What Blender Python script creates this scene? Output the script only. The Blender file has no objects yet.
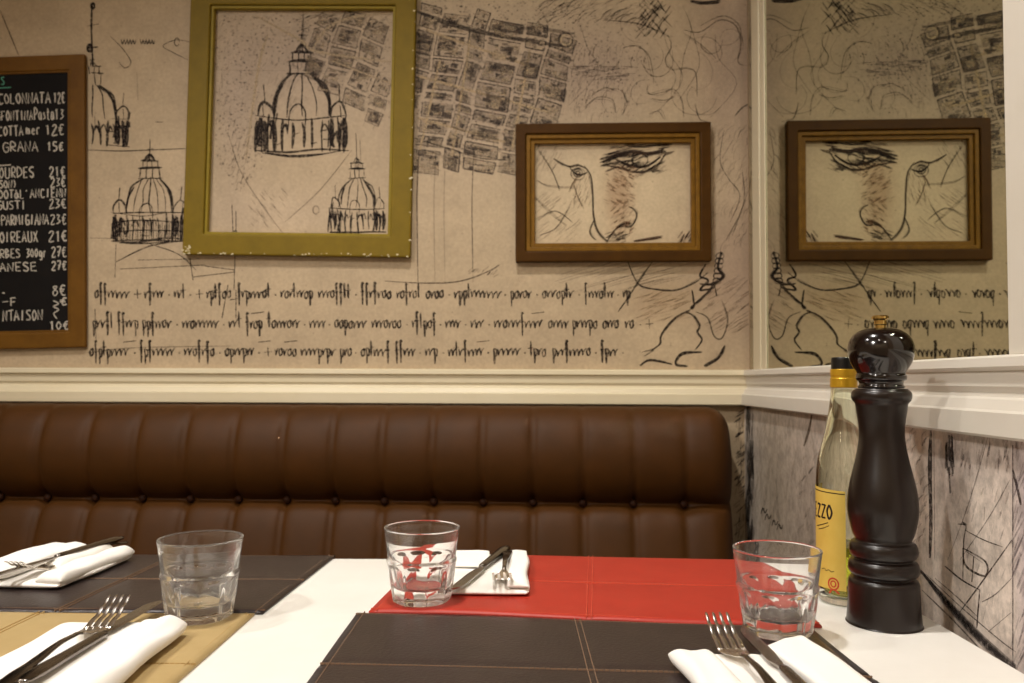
import bpy, bmesh, math, random
from math import sin, cos, tan, pi, radians, sqrt, atan2, hypot, exp
from mathutils import Vector, Matrix

random.seed(11)
S = bpy.context.scene
COL = S.collection

# ------------------------------------------------------------------ colour
def lin(h):
    r = [int(h[i:i + 2], 16) / 255 for i in (0, 2, 4)]
    return tuple(((c + .055) / 1.055) ** 2.4 if c > .04045 else c / 12.92 for c in r)

def mat(name, col, rough=.5, metal=0., spec=.5, trans=0., ior=1.45, coat=0., coat_rough=.1,
        noise=None, bump=None, emis=None):
    """Principled material; noise = (scale, second colour, contrast), bump = (scale, strength, distance)."""
    m = bpy.data.materials.new(name); m.use_nodes = True
    nt = m.node_tree; b = nt.nodes['Principled BSDF']
    c = lin(col) if isinstance(col, str) else col
    b.inputs['Base Color'].default_value = (*c, 1)
    b.inputs['Roughness'].default_value = rough
    b.inputs['Metallic'].default_value = metal
    b.inputs['Specular IOR Level'].default_value = spec
    b.inputs['Transmission Weight'].default_value = trans
    b.inputs['IOR'].default_value = ior
    b.inputs['Coat Weight'].default_value = coat
    b.inputs['Coat Roughness'].default_value = coat_rough
    tc = nt.nodes.new('ShaderNodeTexCoord')
    if noise:
        n = nt.nodes.new('ShaderNodeTexNoise'); n.inputs['Scale'].default_value = noise[0]
        n.inputs['Detail'].default_value = 6; n.inputs['Roughness'].default_value = .65
        nt.links.new(tc.outputs['Object'], n.inputs['Vector'])
        rp = nt.nodes.new('ShaderNodeValToRGB')
        k = noise[2] / 2
        rp.color_ramp.elements[0].position = .5 - k; rp.color_ramp.elements[1].position = .5 + k
        rp.color_ramp.elements[0].color = (*c, 1)
        c2 = lin(noise[1]) if isinstance(noise[1], str) else noise[1]
        rp.color_ramp.elements[1].color = (*c2, 1)
        nt.links.new(n.outputs['Fac'], rp.inputs['Fac'])
        nt.links.new(rp.outputs['Color'], b.inputs['Base Color'])
    if bump:
        n = nt.nodes.new('ShaderNodeTexNoise'); n.inputs['Scale'].default_value = bump[0]
        n.inputs['Detail'].default_value = 4
        nt.links.new(tc.outputs['Object'], n.inputs['Vector'])
        bp = nt.nodes.new('ShaderNodeBump'); bp.inputs['Strength'].default_value = bump[1]
        bp.inputs['Distance'].default_value = bump[2]
        nt.links.new(n.outputs['Fac'], bp.inputs['Height'])
        nt.links.new(bp.outputs['Normal'], b.inputs['Normal'])
    if emis:
        b.inputs['Emission Color'].default_value = (*emis[0], 1)
        b.inputs['Emission Strength'].default_value = emis[1]
    return m

def paper_material(name='mural_paper', lo=.86, hi=1.08, grime=0.):
    """Printed wall covering: paper tone (attribute 'tone') with fibres, stains and canvas weave."""
    m = bpy.data.materials.new(name); m.use_nodes = True
    nt = m.node_tree; N = nt.nodes; L = nt.links; b = N['Principled BSDF']
    b.inputs['Roughness'].default_value = .62; b.inputs['Specular IOR Level'].default_value = .25
    at = N.new('ShaderNodeAttribute'); at.attribute_name = 'tone'
    tc = N.new('ShaderNodeTexCoord')
    n1 = N.new('ShaderNodeTexNoise'); n1.inputs['Scale'].default_value = 9; n1.inputs['Detail'].default_value = 8; n1.inputs['Roughness'].default_value = .7
    n2 = N.new('ShaderNodeTexNoise'); n2.inputs['Scale'].default_value = 160; n2.inputs['Detail'].default_value = 3
    for n in (n1, n2): L.new(tc.outputs['Object'], n.inputs['Vector'])
    r1 = N.new('ShaderNodeMapRange'); r1.inputs['From Min'].default_value = .3; r1.inputs['From Max'].default_value = .7
    r1.inputs['To Min'].default_value = lo; r1.inputs['To Max'].default_value = hi
    r2 = N.new('ShaderNodeMapRange'); r2.inputs['From Min'].default_value = .3; r2.inputs['From Max'].default_value = .7
    r2.inputs['To Min'].default_value = .9; r2.inputs['To Max'].default_value = 1.05
    L.new(n1.outputs['Fac'], r1.inputs['Value']); L.new(n2.outputs['Fac'], r2.inputs['Value'])
    mu = N.new('ShaderNodeMath'); mu.operation = 'MULTIPLY'
    L.new(r1.outputs[0], mu.inputs[0]); L.new(r2.outputs[0], mu.inputs[1])
    # sparse dark foxing specks
    v = N.new('ShaderNodeTexVoronoi'); v.inputs['Scale'].default_value = 34
    L.new(tc.outputs['Object'], v.inputs['Vector'])
    r3 = N.new('ShaderNodeMapRange'); r3.inputs['From Min'].default_value = .03; r3.inputs['From Max'].default_value = .09
    r3.inputs['To Min'].default_value = .72; r3.inputs['To Max'].default_value = 1.
    L.new(v.outputs['Distance'], r3.inputs['Value'])
    mu2 = N.new('ShaderNodeMath'); mu2.operation = 'MULTIPLY'
    L.new(mu.outputs[0], mu2.inputs[0]); L.new(r3.outputs[0], mu2.inputs[1])
    if grime:                                                  # blotchy printed texture, drawn out vertically
        mp = N.new('ShaderNodeMapping'); mp.inputs['Scale'].default_value = (1, 1, .7); L.new(tc.outputs['Object'], mp.inputs['Vector'])
        n3 = N.new('ShaderNodeTexNoise'); n3.inputs['Scale'].default_value = 58; n3.inputs['Detail'].default_value = 9; n3.inputs['Roughness'].default_value = .78
        L.new(mp.outputs[0], n3.inputs['Vector'])
        r4 = N.new('ShaderNodeMapRange'); r4.inputs['From Min'].default_value = .42; r4.inputs['From Max'].default_value = .62
        r4.inputs['To Min'].default_value = 1.06; r4.inputs['To Max'].default_value = 1 - grime
        L.new(n3.outputs['Fac'], r4.inputs['Value'])
        mu3 = N.new('ShaderNodeMath'); mu3.operation = 'MULTIPLY'; L.new(mu2.outputs[0], mu3.inputs[0]); L.new(r4.outputs[0], mu3.inputs[1]); mu2 = mu3
    sc = N.new('ShaderNodeVectorMath'); sc.operation = 'SCALE'
    L.new(at.outputs['Color'], sc.inputs[0]); L.new(mu2.outputs[0], sc.inputs['Scale'])
    L.new(sc.outputs[0], b.inputs['Base Color'])
    return m

def ink_material():
    """Ink strokes: colour attribute 'tone', opacity attribute 'cover' broken up by a dry-brush noise."""
    m = bpy.data.materials.new('mural_ink'); m.use_nodes = True
    nt = m.node_tree; N = nt.nodes; L = nt.links
    b = N['Principled BSDF']; out = N['Material Output']
    b.inputs['Roughness'].default_value = .7; b.inputs['Specular IOR Level'].default_value = .15
    at = N.new('ShaderNodeAttribute'); at.attribute_name = 'tone'
    ac = N.new('ShaderNodeAttribute'); ac.attribute_name = 'cover'
    L.new(at.outputs['Color'], b.inputs['Base Color'])
    tc = N.new('ShaderNodeTexCoord')
    n = N.new('ShaderNodeTexNoise'); n.inputs['Scale'].default_value = 210; n.inputs['Detail'].default_value = 3
    L.new(tc.outputs['Object'], n.inputs['Vector'])
    r = N.new('ShaderNodeMapRange'); r.inputs['From Min'].default_value = .3; r.inputs['From Max'].default_value = .55
    r.inputs['To Min'].default_value = .35; r.inputs['To Max'].default_value = 1.
    L.new(n.outputs['Fac'], r.inputs['Value'])
    mu = N.new('ShaderNodeMath'); mu.operation = 'MULTIPLY'
    L.new(r.outputs[0], mu.inputs[0]); L.new(ac.outputs['Fac'], mu.inputs[1])
    tr = N.new('ShaderNodeBsdfTransparent'); mx = N.new('ShaderNodeMixShader')
    L.new(mu.outputs[0], mx.inputs[0]); L.new(tr.outputs[0], mx.inputs[1]); L.new(b.outputs[0], mx.inputs[2])
    L.new(mx.outputs[0], out.inputs['Surface'])
    return m

# ------------------------------------------------------------------ objects
def obj(name, me_or_bm, m=None, parent=None, smooth=True, loc=None):
    if isinstance(me_or_bm, bmesh.types.BMesh):
        me = bpy.data.meshes.new(name); me_or_bm.to_mesh(me); me_or_bm.free()
    else:
        me = me_or_bm
    o = bpy.data.objects.new(name, me); COL.objects.link(o)
    if m is not None:
        for q in (m if isinstance(m, (list, tuple)) else [m]): me.materials.append(q)
    if smooth:
        for p in me.polygons: p.use_smooth = True
    if parent is not None: o.parent = parent
    if loc is not None: o.location = loc
    return o

def tag(o, label, cat, group=None):
    o['label'] = label; o['category'] = cat
    if group: o['group'] = group
    return o

def thing(name, label, cat, loc=(0, 0, 0), rz=0, group=None):
    o = bpy.data.objects.new(name, None); COL.objects.link(o)
    o.empty_display_size = .02
    o.location = loc; o.rotation_euler = (0, 0, rz)
    return tag(o, label, cat, group)

def struct(o): o['kind'] = 'structure'; return o

def dup(root, loc, rz, label, group=None):
    r = root.copy(); COL.objects.link(r); r.location = loc; r.rotation_euler = (0, 0, rz); r['label'] = label
    if group: r['group'] = group
    for ch in list(root.children):
        c = ch.copy(); COL.objects.link(c); c.parent = r
        for g in list(ch.children):
            d = g.copy(); COL.objects.link(d); d.parent = c
    return r

def box(bm, x0, x1, y0, y1, z0, z1, mi=0):
    v = [bm.verts.new((x, y, z)) for z in (z0, z1) for y in (y0, y1) for x in (x0, x1)]
    for f in ((0, 2, 3, 1), (4, 5, 7, 6), (0, 1, 5, 4), (2, 6, 7, 3), (0, 4, 6, 2), (1, 3, 7, 5)):
        q = bm.faces.new([v[i] for i in f]); q.material_index = mi

def bev(bm, w, seg=2):
    bmesh.ops.bevel(bm, geom=[e for e in bm.edges], offset=w, segments=seg, affect='EDGES', profile=.5)

def lathe(prof, seg=48, closed=False):
    """Solid of revolution from (radius, z) points; ends with r = 0 are poles."""
    bm = bmesh.new(); rings = []
    for r, z in prof:
        if r < 1e-6: rings.append([bm.verts.new((0, 0, z))])
        else: rings.append([bm.verts.new((r * cos(2 * pi * i / seg), r * sin(2 * pi * i / seg), z)) for i in range(seg)])
    pairs = list(zip(rings, rings[1:]))
    if closed: pairs.append((rings[-1], rings[0]))
    for a, b in pairs:
        for i in range(seg):
            j = (i + 1) % seg
            if len(a) == 1: bm.faces.new((a[0], b[j], b[i]))
            elif len(b) == 1: bm.faces.new((a[i], a[j], b[0]))
            else: bm.faces.new((a[i], a[j], b[j], b[i]))
    bmesh.ops.recalc_face_normals(bm, faces=bm.faces)
    return bm

def smooth_prof(p, n=4):
    """Catmull-Rom through profile points."""
    out = []
    for i in range(len(p) - 1):
        p0 = p[max(i - 1, 0)]; p1 = p[i]; p2 = p[i + 1]; p3 = p[min(i + 2, len(p) - 1)]
        for k in range(n):
            t = k / n
            out.append(tuple(.5 * (2 * b + (c - a) * t + (2 * a - 5 * b + 4 * c - d) * t * t + (3 * b - a - 3 * c + d) * t ** 3)
                             for a, b, c, d in zip(p0, p1, p2, p3)))
    out.append(tuple(p[-1]))
    return out

def loft(bm, secs):
    """secs: list of rings (equal vertex counts); closed ends."""
    rs = [[bm.verts.new(p) for p in s] for s in secs]
    n = len(rs[0])
    for a, b in zip(rs, rs[1:]):
        for i in range(n):
            j = (i + 1) % n
            bm.faces.new((a[i], a[j], b[j], b[i]))
    bm.faces.new(list(reversed(rs[0]))); bm.faces.new(rs[-1])

# ------------------------------------------------------------------ camera (eye 0.98 m above the floor, 0.23 m above the table)
EYE = Vector((0, 0, .98)); FPX = 800.
PITCH, ROLL = .03495, .00381
HY = 381.22; CYP = HY - FPX * tan(PITCH)
_r = Vector((1, 0, 0)); _f = Vector((0, cos(PITCH), sin(PITCH))); _u = Vector((0, -sin(PITCH), cos(PITCH)))
CR = _r * cos(ROLL) + _u * sin(ROLL); CU = -_r * sin(ROLL) + _u * cos(ROLL); CF = _f
cam = bpy.data.cameras.new('camera'); co = bpy.data.objects.new('camera', cam); COL.objects.link(co)
cam.sensor_width = 36; cam.lens = FPX / 1024 * 36; cam.shift_y = (CYP - 341.5) / 1024
cam.clip_start = .02
M = Matrix.Identity(4)
for i in range(3):
    M[i][0] = CR[i]; M[i][1] = CU[i]; M[i][2] = -CF[i]; M[i][3] = EYE[i]
co.matrix_world = M
cam.dof.use_dof = True; cam.dof.focus_distance = .76; cam.dof.aperture_fstop = 10.
S.camera = co

def ray(x, y): return (CF + CR * ((x - 512) / FPX) + CU * ((CYP - y) / FPX))
def hit(x, y, p0, n):
    d = ray(x, y); t = (Vector(p0) - EYE).dot(n) / d.dot(n); return EYE + d * t
TZ = .75
def on_z(x, y, z=TZ): return hit(x, y, (0, 0, z), Vector((0, 0, 1)))

# room axes: back wall direction e, its normal n (into the room); right wall direction d, its normal m
A, SA, X0, D = .03479, .05281, .49006, 1.65
C0 = Vector((X0, D, 0))
e = Vector((cos(A), -sin(A), 0)); nb = Vector((-sin(A), -cos(A), 0))
dd = Vector((-sin(SA), -cos(SA), 0)); ms = Vector((-cos(SA), sin(SA), 0))   # dd runs from the corner towards the viewer
Z = Vector((0, 0, 1))
def bw(u, z, off=0.): return C0 + e * u + Z * z + nb * off           # u <= 0 to the left of the corner
def sw(t, z, off=0.): return C0 + dd * t + Z * z + ms * off          # t >= 0 towards the viewer
def px_bw(x, y, off=0.):
    p = hit(x, y, C0 + nb * off, nb) - C0; return p.dot(e), p.z
LOW = .011   # the lower wall panel stands proud of the upper wall
def px_sw(x, y, off=LOW):
    p = hit(x, y, C0 + ms * off, ms) - C0; return p.dot(dd), p.z

# ------------------------------------------------------------------ mural drawing
class Mural:
    """Ink ribbons in wall coordinates, kept in the mesh of the wall they are printed on."""
    def __init__(s, to_uv, to_world):
        s.uv = to_uv; s.w = to_world; s.v = []; s.f = []; s.c = []; s.a = []; s.k = 0
    def line(s, pts, w=1.6, ink='231a16', a=.9, smooth=True, taper=True, jit=0.):
        """pts in photo pixels of the print, w = stroke width in the same unit."""
        if jit: pts = [(x + random.uniform(-jit, jit), y + random.uniform(-jit, jit)) for x, y in pts]
        if smooth and len(pts) > 2: pts = smooth_prof(pts, 5)
        n = len(pts); c = lin(ink); base = len(s.v)
        s.k += 1; off = .00012 + (s.k % 997) * 2.2e-7
        for i, (x, y) in enumerate(pts):
            x0, y0 = pts[max(i - 1, 0)]; x1, y1 = pts[min(i + 1, n - 1)]
            dx, dy = x1 - x0, y1 - y0; l = hypot(dx, dy) or 1
            t = i / (n - 1); h = w / 2
            if taper: h *= .45 + .55 * min(1, 4 * min(t, 1 - t) + .0) * (.85 + .15 * sin(7 * t + s.k))
            for sg in (-1, 1):
                u, z = s.uv(x - dy / l * h * sg, y + dx / l * h * sg)
                s.v.append(s.w(u, z, off)); s.c.append(c); s.a.append(a)
        for i in range(n - 1):
            b = base + 2 * i; s.f.append((b, b + 1, b + 3, b + 2))
    def poly(s, pts, ink='5a4a3c', a=.5):
        s.k += 1; off = .0001 + (s.k % 997) * 2e-7; b = len(s.v); c = lin(ink)
        for x, y in pts:
            u, z = s.uv(x, y); s.v.append(s.w(u, z, off)); s.c.append(c); s.a.append(a)
        s.f.append(tuple(range(b, b + len(pts))))
    def arc(s, cx, cy, rx, ry, a0, a1, w=1.4, n=10, **k):
        s.line([(cx + rx * cos(radians(a0 + (a1 - a0) * i / n)), cy - ry * sin(radians(a0 + (a1 - a0) * i / n))) for i in range(n + 1)], w, **k)
    def hatch(s, x0, y0, x1, y1, n, ang, ln, w=.8, ink='4a3b30', a=.5, curve=0.):
        for _ in range(n):
            x = random.uniform(x0, x1); y = random.uniform(y0, y1); l = ln * random.uniform(.5, 1.2)
            t = radians(ang + random.uniform(-9, 9)); dx, dy = cos(t) * l / 2, -sin(t) * l / 2
            s.line([(x - dx, y - dy), (x + curve * dy, y - curve * dx), (x + dx, y + dy)], w * random.uniform(.7, 1.3), ink, a * random.uniform(.6, 1.1))

def dome(mu, cx, yb, w, h, tall, w0=1.5, lean=0, ribs=3, rng=None, left=-1., right=1., drum=.44):
    """An ink sketch of a domed church: arcaded drum, ribbed dome, side turrets, lantern and spire (generic)."""
    R = rng or random.Random(int(cx))
    def L(p, ww=w0, j=1.2, **k):
        p = [(cx + x * w / 2 + R.uniform(-j, j), yb - y * h + R.uniform(-j, j)) for x, y in p if left <= x <= right]
        if len(p) > 1: mu.line(p, ww * R.uniform(.7, 1.45), **k)
    L([(-1, 0), (-.3, -.03), (.4, .02), (1, -.01)]); L([(-.8, -.05), (-.2, -.07), (.5, -.04)], w0 * .9)
    L([(-1, drum), (-.2, drum - .04), (.5, drum - .01), (1, drum + .01)], w0 * .7)
    for x in (-1, -.93, -.8, -.62, -.45, -.2, .02, .2, .42, .58, .66, .82, .92, 1.):
        ww = w0 * (2.1 if abs(x) > .6 else 1.2)
        L([(x, R.uniform(-.03, .06)), (x + .02, drum * .5), (x + R.uniform(-.03, .03), drum * R.uniform(.8, 1.))], ww)
        if R.random() < .6: L([(x, drum * .5), (x + .08, drum * .75), (x + .16, drum * .5)], w0)
    for q in range(16):                                     # heavy ink in the corners
        x = R.choice((-1, 1)) * R.uniform(.58, .99); y = R.uniform(0, drum * .8)
        L([(x, y), (x + R.uniform(-.06, .06), y + R.uniform(.1, .25))], w0 * R.uniform(1.6, 2.6))
    for q in range(5): x = R.uniform(-.9, .8); y = R.uniform(.05, .3); L([(x, y), (x + .14, y + R.uniform(-.03, .03))], w0)
    for t in (-1, 1):                                        # turrets
        L([(t * .95, drum), (t * .93, drum + .12), (t * .8, drum + .2), (t * .66, drum + .12), (t * .62, drum)], w0)
        L([(t * .8, drum + .2), (t * .81, drum + .42)], w0 * 1.1); L([(t * .84, drum), (t * .84, drum + .16)], w0 * .8)
    L([(-.28, drum * .6), (-.26, drum + .06), (-.1, drum + .16), (.06, drum + .06), (.08, drum * .6)], w0 * .8)
    for i in range(ribs + 2):                                # dome
        k = -1 + 2 * i / (ribs + 1)
        L([(k * .62, drum), (k * .62, drum + .18), (k * .5, drum + .38), (k * .3, .95), (k * .2, 1.)], w0 * (1.5 if abs(k) > .9 else .75))
    L([(.6, drum + .02), (.58, drum + .22), (.42, drum + .42), (.26, .96)], w0 * 1.5); L([(-.6, drum + .06), (-.56, drum + .25), (-.4, drum + .42)], w0 * 1.2)
    y = 1.
    for ww, hh in ((.25, .16), (.2, .12)):                   # lantern
        for q in (-1, -.35, .3, 1): L([(q * ww, y), (q * ww, y + hh)], w0 * 1.3, .8)
        L([(-ww * 1.25, y), (ww * 1.25, y)], w0 * 1.5, .8); L([(-ww * 1.2, y + hh), (0, y + hh * 1.1), (ww * 1.2, y + hh)], w0 * 1.3, .8)
        y += hh
    L([(-.14, y), (0, y + .1), (.13, y)], w0 * 1.4, .6); L([(0, y), (.01 + lean, y + tall)], w0 * 1.15, .5); L([(-.04, y), (.0 + lean, y + tall * .6)], w0 * .9, .4)
    L([(-.07 + lean, y + tall * .55), (.08 + lean, y + tall * .55)], w0, .5); L([(-.05, y + tall * .25), (.06, y + tall * .25)], w0 * 1.5, .5)

def script_line(mu, x0, x1, yb, xh, rng, ink='261c17', a=.95, w=1.75, slant=.16):
    """A line of illegible right-to-left cursive: minims, loops, ascenders, descenders, dots."""
    x = x0
    def P(pts, ww=w): mu.line([(px - slant * (yb - py) * .5, py) for px, py in pts], ww * rng.uniform(.8, 1.3), ink, a * rng.uniform(.8, 1))
    while x < x1 - 6:
        for _ in range(rng.randint(3, 7)):
            if x > x1 - 4: break
            k = rng.choice('nnnmiiuuoosapdlftfccre'); g = rng.uniform(4., 5.6); yy = yb + rng.uniform(-.7, .7)
            if k in 'nmiurc':
                for _ in range({'n': 2, 'm': 3}.get(k, 1)):
                    P([(x, yy - xh * .9), (x + .6, yy - xh * .3), (x + .3, yy)]); P([(x + .4, yy - .6), (x + g * .5, yy - xh * .75), (x + g * .95, yy - xh)], w * .75); x += g * .85
            elif k in 'oase':
                P([(x + 2.6, yy - xh), (x + .3, yy - xh * .6), (x + 1, yy), (x + 3.4, yy - xh * .3), (x + 3, yy - xh), (x + 4.4, yy - xh * .8)]); x += 4.8
            elif k in 'pd':
                P([(x + .5, yy - xh), (x + .8, yy), (x + .2, yy + xh * 1.1)], w * 1.2); P([(x + .6, yy - xh), (x + 3.3, yy - xh * .8), (x + 2.6, yy), (x + .8, yy - .4)]); x += 4.4
            elif k in 'lt':
                P([(x + 1.5, yy - xh * 2.1), (x + 1.1, yy - xh), (x + .8, yy)], w * 1.25)
                if k == 't': P([(x - 2, yy - xh * 1.1), (x + 4, yy - xh * 1.2)])
                x += 3.6
            else:
                P([(x + 3.6, yy - xh * 1.9), (x + 1.8, yy - xh * 2), (x + 1.4, yy - xh * .6), (x + .6, yy + xh)], w * 1.3); P([(x - .8, yy - xh * .8), (x + 3.5, yy - xh * .9)]); x += 4.2
        x += rng.uniform(3.5, 6)
        if rng.random() < .55: P([(x - 1, yb - xh * .45), (x + .6, yb - xh * .4)], w * 1.7); x += 5
        if rng.random() < .14: P([(x, yb - xh * .5), (x + 8, yb - xh * .6)]); P([(x + 4, yb - xh * 1.2), (x + 3.7, yb + .5)]); x += 11
        if rng.random() < .18: P([(x - 16, yb - xh * 1.9), (x - 3, yb - xh * 2.1)])

def town(mu, org, uang, vang, us, vs, rng, ink='51453c', a=.55, clip=None):
    """A generic bird's-eye street plan: blocks of little roofs and hatching between pale streets."""
    U = (cos(radians(uang)), sin(radians(uang))); V = (cos(radians(vang)), sin(radians(vang)))
    T = lambda u, v: (org[0] + U[0] * u + V[0] * v + 1.6 * sin(v * .11 + u * .05), org[1] + U[1] * u + V[1] * v + 1.6 * sin(u * .09))
    ok = lambda p: clip is None or clip(p)
    u = 0
    for du in us:
        v = -rng.uniform(0, 12)
        for dv in rng.sample(vs, len(vs)):
            m = rng.uniform(1.2, 2.4)
            q = [(u + m, v + m), (u + du - m, v + m), (u + du - m, v + dv - m), (u + m, v + dv - m)]
            if ok(T(u + du / 2, v + dv / 2)):
                mu.poly([T(*p) for p in q], ink, a * rng.uniform(.15, .42))
                for s0, s1 in zip(q, q[1:] + q[:1]):
                    if rng.random() < .8: mu.line([T(*s0), T(*s1)], rng.uniform(.7, 1.5), ink, a * rng.uniform(.6, 1.2), smooth=False, taper=False)
                if rng.random() < .45:                        # a big roof with a yard
                    w, h = du * rng.uniform(.4, .75), dv * rng.uniform(.35, .7); x = u + (du - w) * rng.random(); y = v + (dv - h) * rng.random()
                    mu.poly([T(x, y), T(x + w, y), T(x + w, y + h), T(x, y + h)], ink, a * rng.uniform(.5, .95))
                    mu.poly([T(x + w * .2, y + h * .25), T(x + w * .7, y + h * .25), T(x + w * .7, y + h * .75), T(x + w * .2, y + h * .75)], 'b09a7e', a * rng.uniform(.2, .9))
                for _ in range(int(du * dv / 34)):
                    w = rng.uniform(1.5, du * .3); h = rng.uniform(1.2, min(dv * .3, 5))
                    x = rng.uniform(u + m, u + du - m - w); y = rng.uniform(v + m, max(v + m, v + dv - m - h) + .1)
                    mu.poly([T(x, y), T(x + w, y + rng.uniform(-1, 1)), T(x + w, y + h), T(x + rng.uniform(-1, 1), y + h)], ink if rng.random() < .55 else 'b09a7e', a * rng.uniform(.3, 1.1))
                for _ in range(int(du * dv / 40)):
                    x = rng.uniform(u + m, u + du - m); y = rng.uniform(v + m, v + dv - m)
                    t = rng.choice((0, 1)); l = rng.uniform(2, 7)
                    mu.line([T(x, y), T(x + (l if t else .3), y + (.3 if t else l))], .8, '3d3129', a * rng.uniform(.5, 1.2), smooth=False)
            v += dv
        u += du

def stipple(mu, n, f, rng, ink='6a5b50', a=.4, s0=.6, s1=1.8):
    """Grainy print texture inside the region f(x, y)."""
    for _ in range(n):
        p = f(rng)
        if p is None: continue
        x, y = p; s = rng.uniform(s0, s1); t = rng.uniform(0, 3)
        mu.poly([(x + s * cos(t), y + s * sin(t) * .7), (x - s * sin(t), y + s * cos(t) * .7), (x - s * cos(t) * .8, y - s * sin(t) * .6), (x + s * sin(t) * .7, y - s * cos(t))], ink, a * rng.uniform(.4, 1))

MB = Mural(px_bw, bw)
R1 = random.Random(5)
# domed churches, left to right
dome(MB, 92, 146, 76, 62, .2, 1.9, rng=random.Random(3), left=-.08)
MB.line([(92, 6), (91, 30), (93, 66)], 2.2, jit=.5); MB.arc(93, 6, 1.6, 2.2, 0, 360, 3.4); MB.arc(90, 48, 2, 3, 0, 360, 4)
MB.line([(87, 26), (99, 24)], 1.4); MB.line([(88, 48), (98, 47)], 3.4)
dome(MB, 150, 240, 76, 62, .34, 1.8, rng=random.Random(8), ribs=5)
for yy in (213, 222, 232, 241): MB.line([(113, yy + .5), (140, yy - 1), (190, yy)], 1.5, jit=.8)
for i in range(34): x = 113 + i * 2.25; MB.line([(x, 223 + R1.uniform(-2, 2)), (x + R1.uniform(-1, 1), 241)], R1.uniform(1, 2.4))
MB.line([(90, 238), (128, 239)], 1.1, a=.7); MB.line([(116, 244), (115, 278)], 1.5); MB.line([(116, 262), (150, 246), (190, 240)], 1.5)
MB.line([(150, 244), (178, 254), (196, 270)], 1.2); MB.line([(120, 269), (205, 265)], 1.5); MB.line([(138, 260), (200, 259)], 1.2)
MB.line([(88, 150), (120, 151), (150, 150), (200, 148)], 1.2)
dome(MB, 302, 150, 92, 76, .42, 2.1, rng=random.Random(21))
MB.line([(303, 10), (304, 40)], 1.6); MB.line([(262, 153), (300, 157), (345, 150)], 1.6)
for q in (262, 268, 330, 338, 343): MB.line([(q, 118), (q + R1.uniform(-2, 2), 152)], 3.2, jit=1)
dome(MB, 357, 232, 56, 54, .1, 1.3, rng=random.Random(33)); MB.line([(330, 232), (386, 232)], 2.4)
MB.line([(356, 133), (357, 168)], 1.6); MB.line([(360, 140), (361, 168)], 1.); MB.line([(352, 169), (364, 169)], 3)
MB.line([(232, 205), (233, 232)], 1.8); MB.line([(236, 211), (236, 232)], 1.8); MB.line([(233, 231), (237, 231)], 2.6)
# small notes, loops, seams of the sheet
for x in (121, 124, 127, 130, 133, 140, 143, 146, 149, 152): MB.line([(x, 39), (x + 1.5, 44), (x + 3, 40)], 1.2)
MB.line([(110, 36), (122, 48), (131, 62), (125, 68), (119, 62)], 1.1, a=.75)
MB.line([(190, 42), (176, 40), (163, 46), (174, 53), (188, 60)], 1, a=.7); MB.arc(177, 42, 2.5, 4, 0, 330, 1)
MB.line([(137, 72), (138, 100)], 1, a=.5)
MB.line([(0, 10), (10, 34), (19, 56)], 1.5, '4a3b2e', .6); MB.line([(155, 122), (163, 122)], 1.4)
for p in ([(190, 258), (193, 280)], [(193, 277), (235, 272)], [(235, 255), (234, 290)], [(228, 285), (222, 318)], [(236, 290), (236, 318)], [(230, 300), (240, 298)], [(205, 266), (235, 270)]):
    MB.line(p, 1.9, smooth=False)
# three lines of flowing script
rs = random.Random(77)
script_line(MB, 95, 634, 298, 7.2, rs)
script_line(MB, 93, 636, 328, 7.6, rs)
script_line(MB, 90, 632, 356, 7.3, rs)
MB.line([(95, 309), (96, 340)], 1.6); MB.line([(88, 353), (130, 348), (230, 346)], 1, a=.6)
# town plan: outside the green frame, and the part inside it
def clip1(p): return p[0] > 412 and p[1] < 168 and p[0] < 572 + (60 - p[1]) * .2 and not (p[0] > 520 and p[1] > 128)
town(MB, (420, 6), 12, 102, [22, 32, 18, 36, 24, 28], [10, 16, 24, 18, 28, 18, 22, 14, 16], R1, '453a34', .7, clip1)
town(MB, (404, 40), 14, 104, [12, 18], [18, 26, 20, 16, 20], R1, '4e4239', .6, lambda p: p[0] > 412)
MB.line([(414, 10), (450, 24), (500, 36), (562, 46)], 5, '3c322b', .75); MB.line([(500, 34), (530, 28), (575, 34)], 4, '4e4239', .5)
MB.line([(414, 138), (440, 146), (480, 158), (510, 160)], 1.4, '3c322b', .7); MB.line([(414, 146), (470, 164), (512, 166)], 1, '4e4239', .6)
for r in (7, 5): MB.arc(566, 40, r, r, 0, 360, 1.8, n=16, ink='4e4239' if r == 7 else 'b8a282', a=.8)
for x0, y0, x1, y1 in ((426, 30, 540, 70), (418, 76, 548, 112), (440, 60, 420, 150), (470, 40, 452, 156), (530, 50, 512, 150), (418, 118, 505, 142)):
    MB.line([(x0, y0), (x1, y1)], 2.4, 'b59d7c', .75, smooth=False, taper=False)
def clip2(p): return 216 < p[0] < 391 and 10 < p[1] < 62 + (p[0] - 300) * .85
town(MB, (322, 0), 20, 108, [22, 28, 24, 20], [16, 22, 28, 24, 22, 18, 14], R1, '54473f', .6, clip2)
def reg0(r):
    x = r.uniform(414, 585); y = r.uniform(0, 165); return (x, y) if clip1((x, y)) else None
stipple(MB, 1800, reg0, R1, '4a4038', .5, .6, 2.)
def reg1(r):
    x = r.uniform(216, 390); y = r.uniform(11, 190)
    return (x, y) if (x < 262 and y < 205 - abs(x - 240) * 2 and y < 190 or y < 60 + (x - 262) * .5 and x > 262 and y < 118) else None
stipple(MB, 2600, reg1, R1, '6a5b50', .42)
def reg2(r):
    x = r.gauss(592, 34); y = r.gauss(62, 30); return (x, y) if 0 < y < 120 and x < 690 and x > 540 else None
stipple(MB, 900, reg2, R1, '6a5853', .3)
MB.hatch(216, 20, 262, 150, 60, 80, 8, .7, '6a5a4c', .3)
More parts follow.
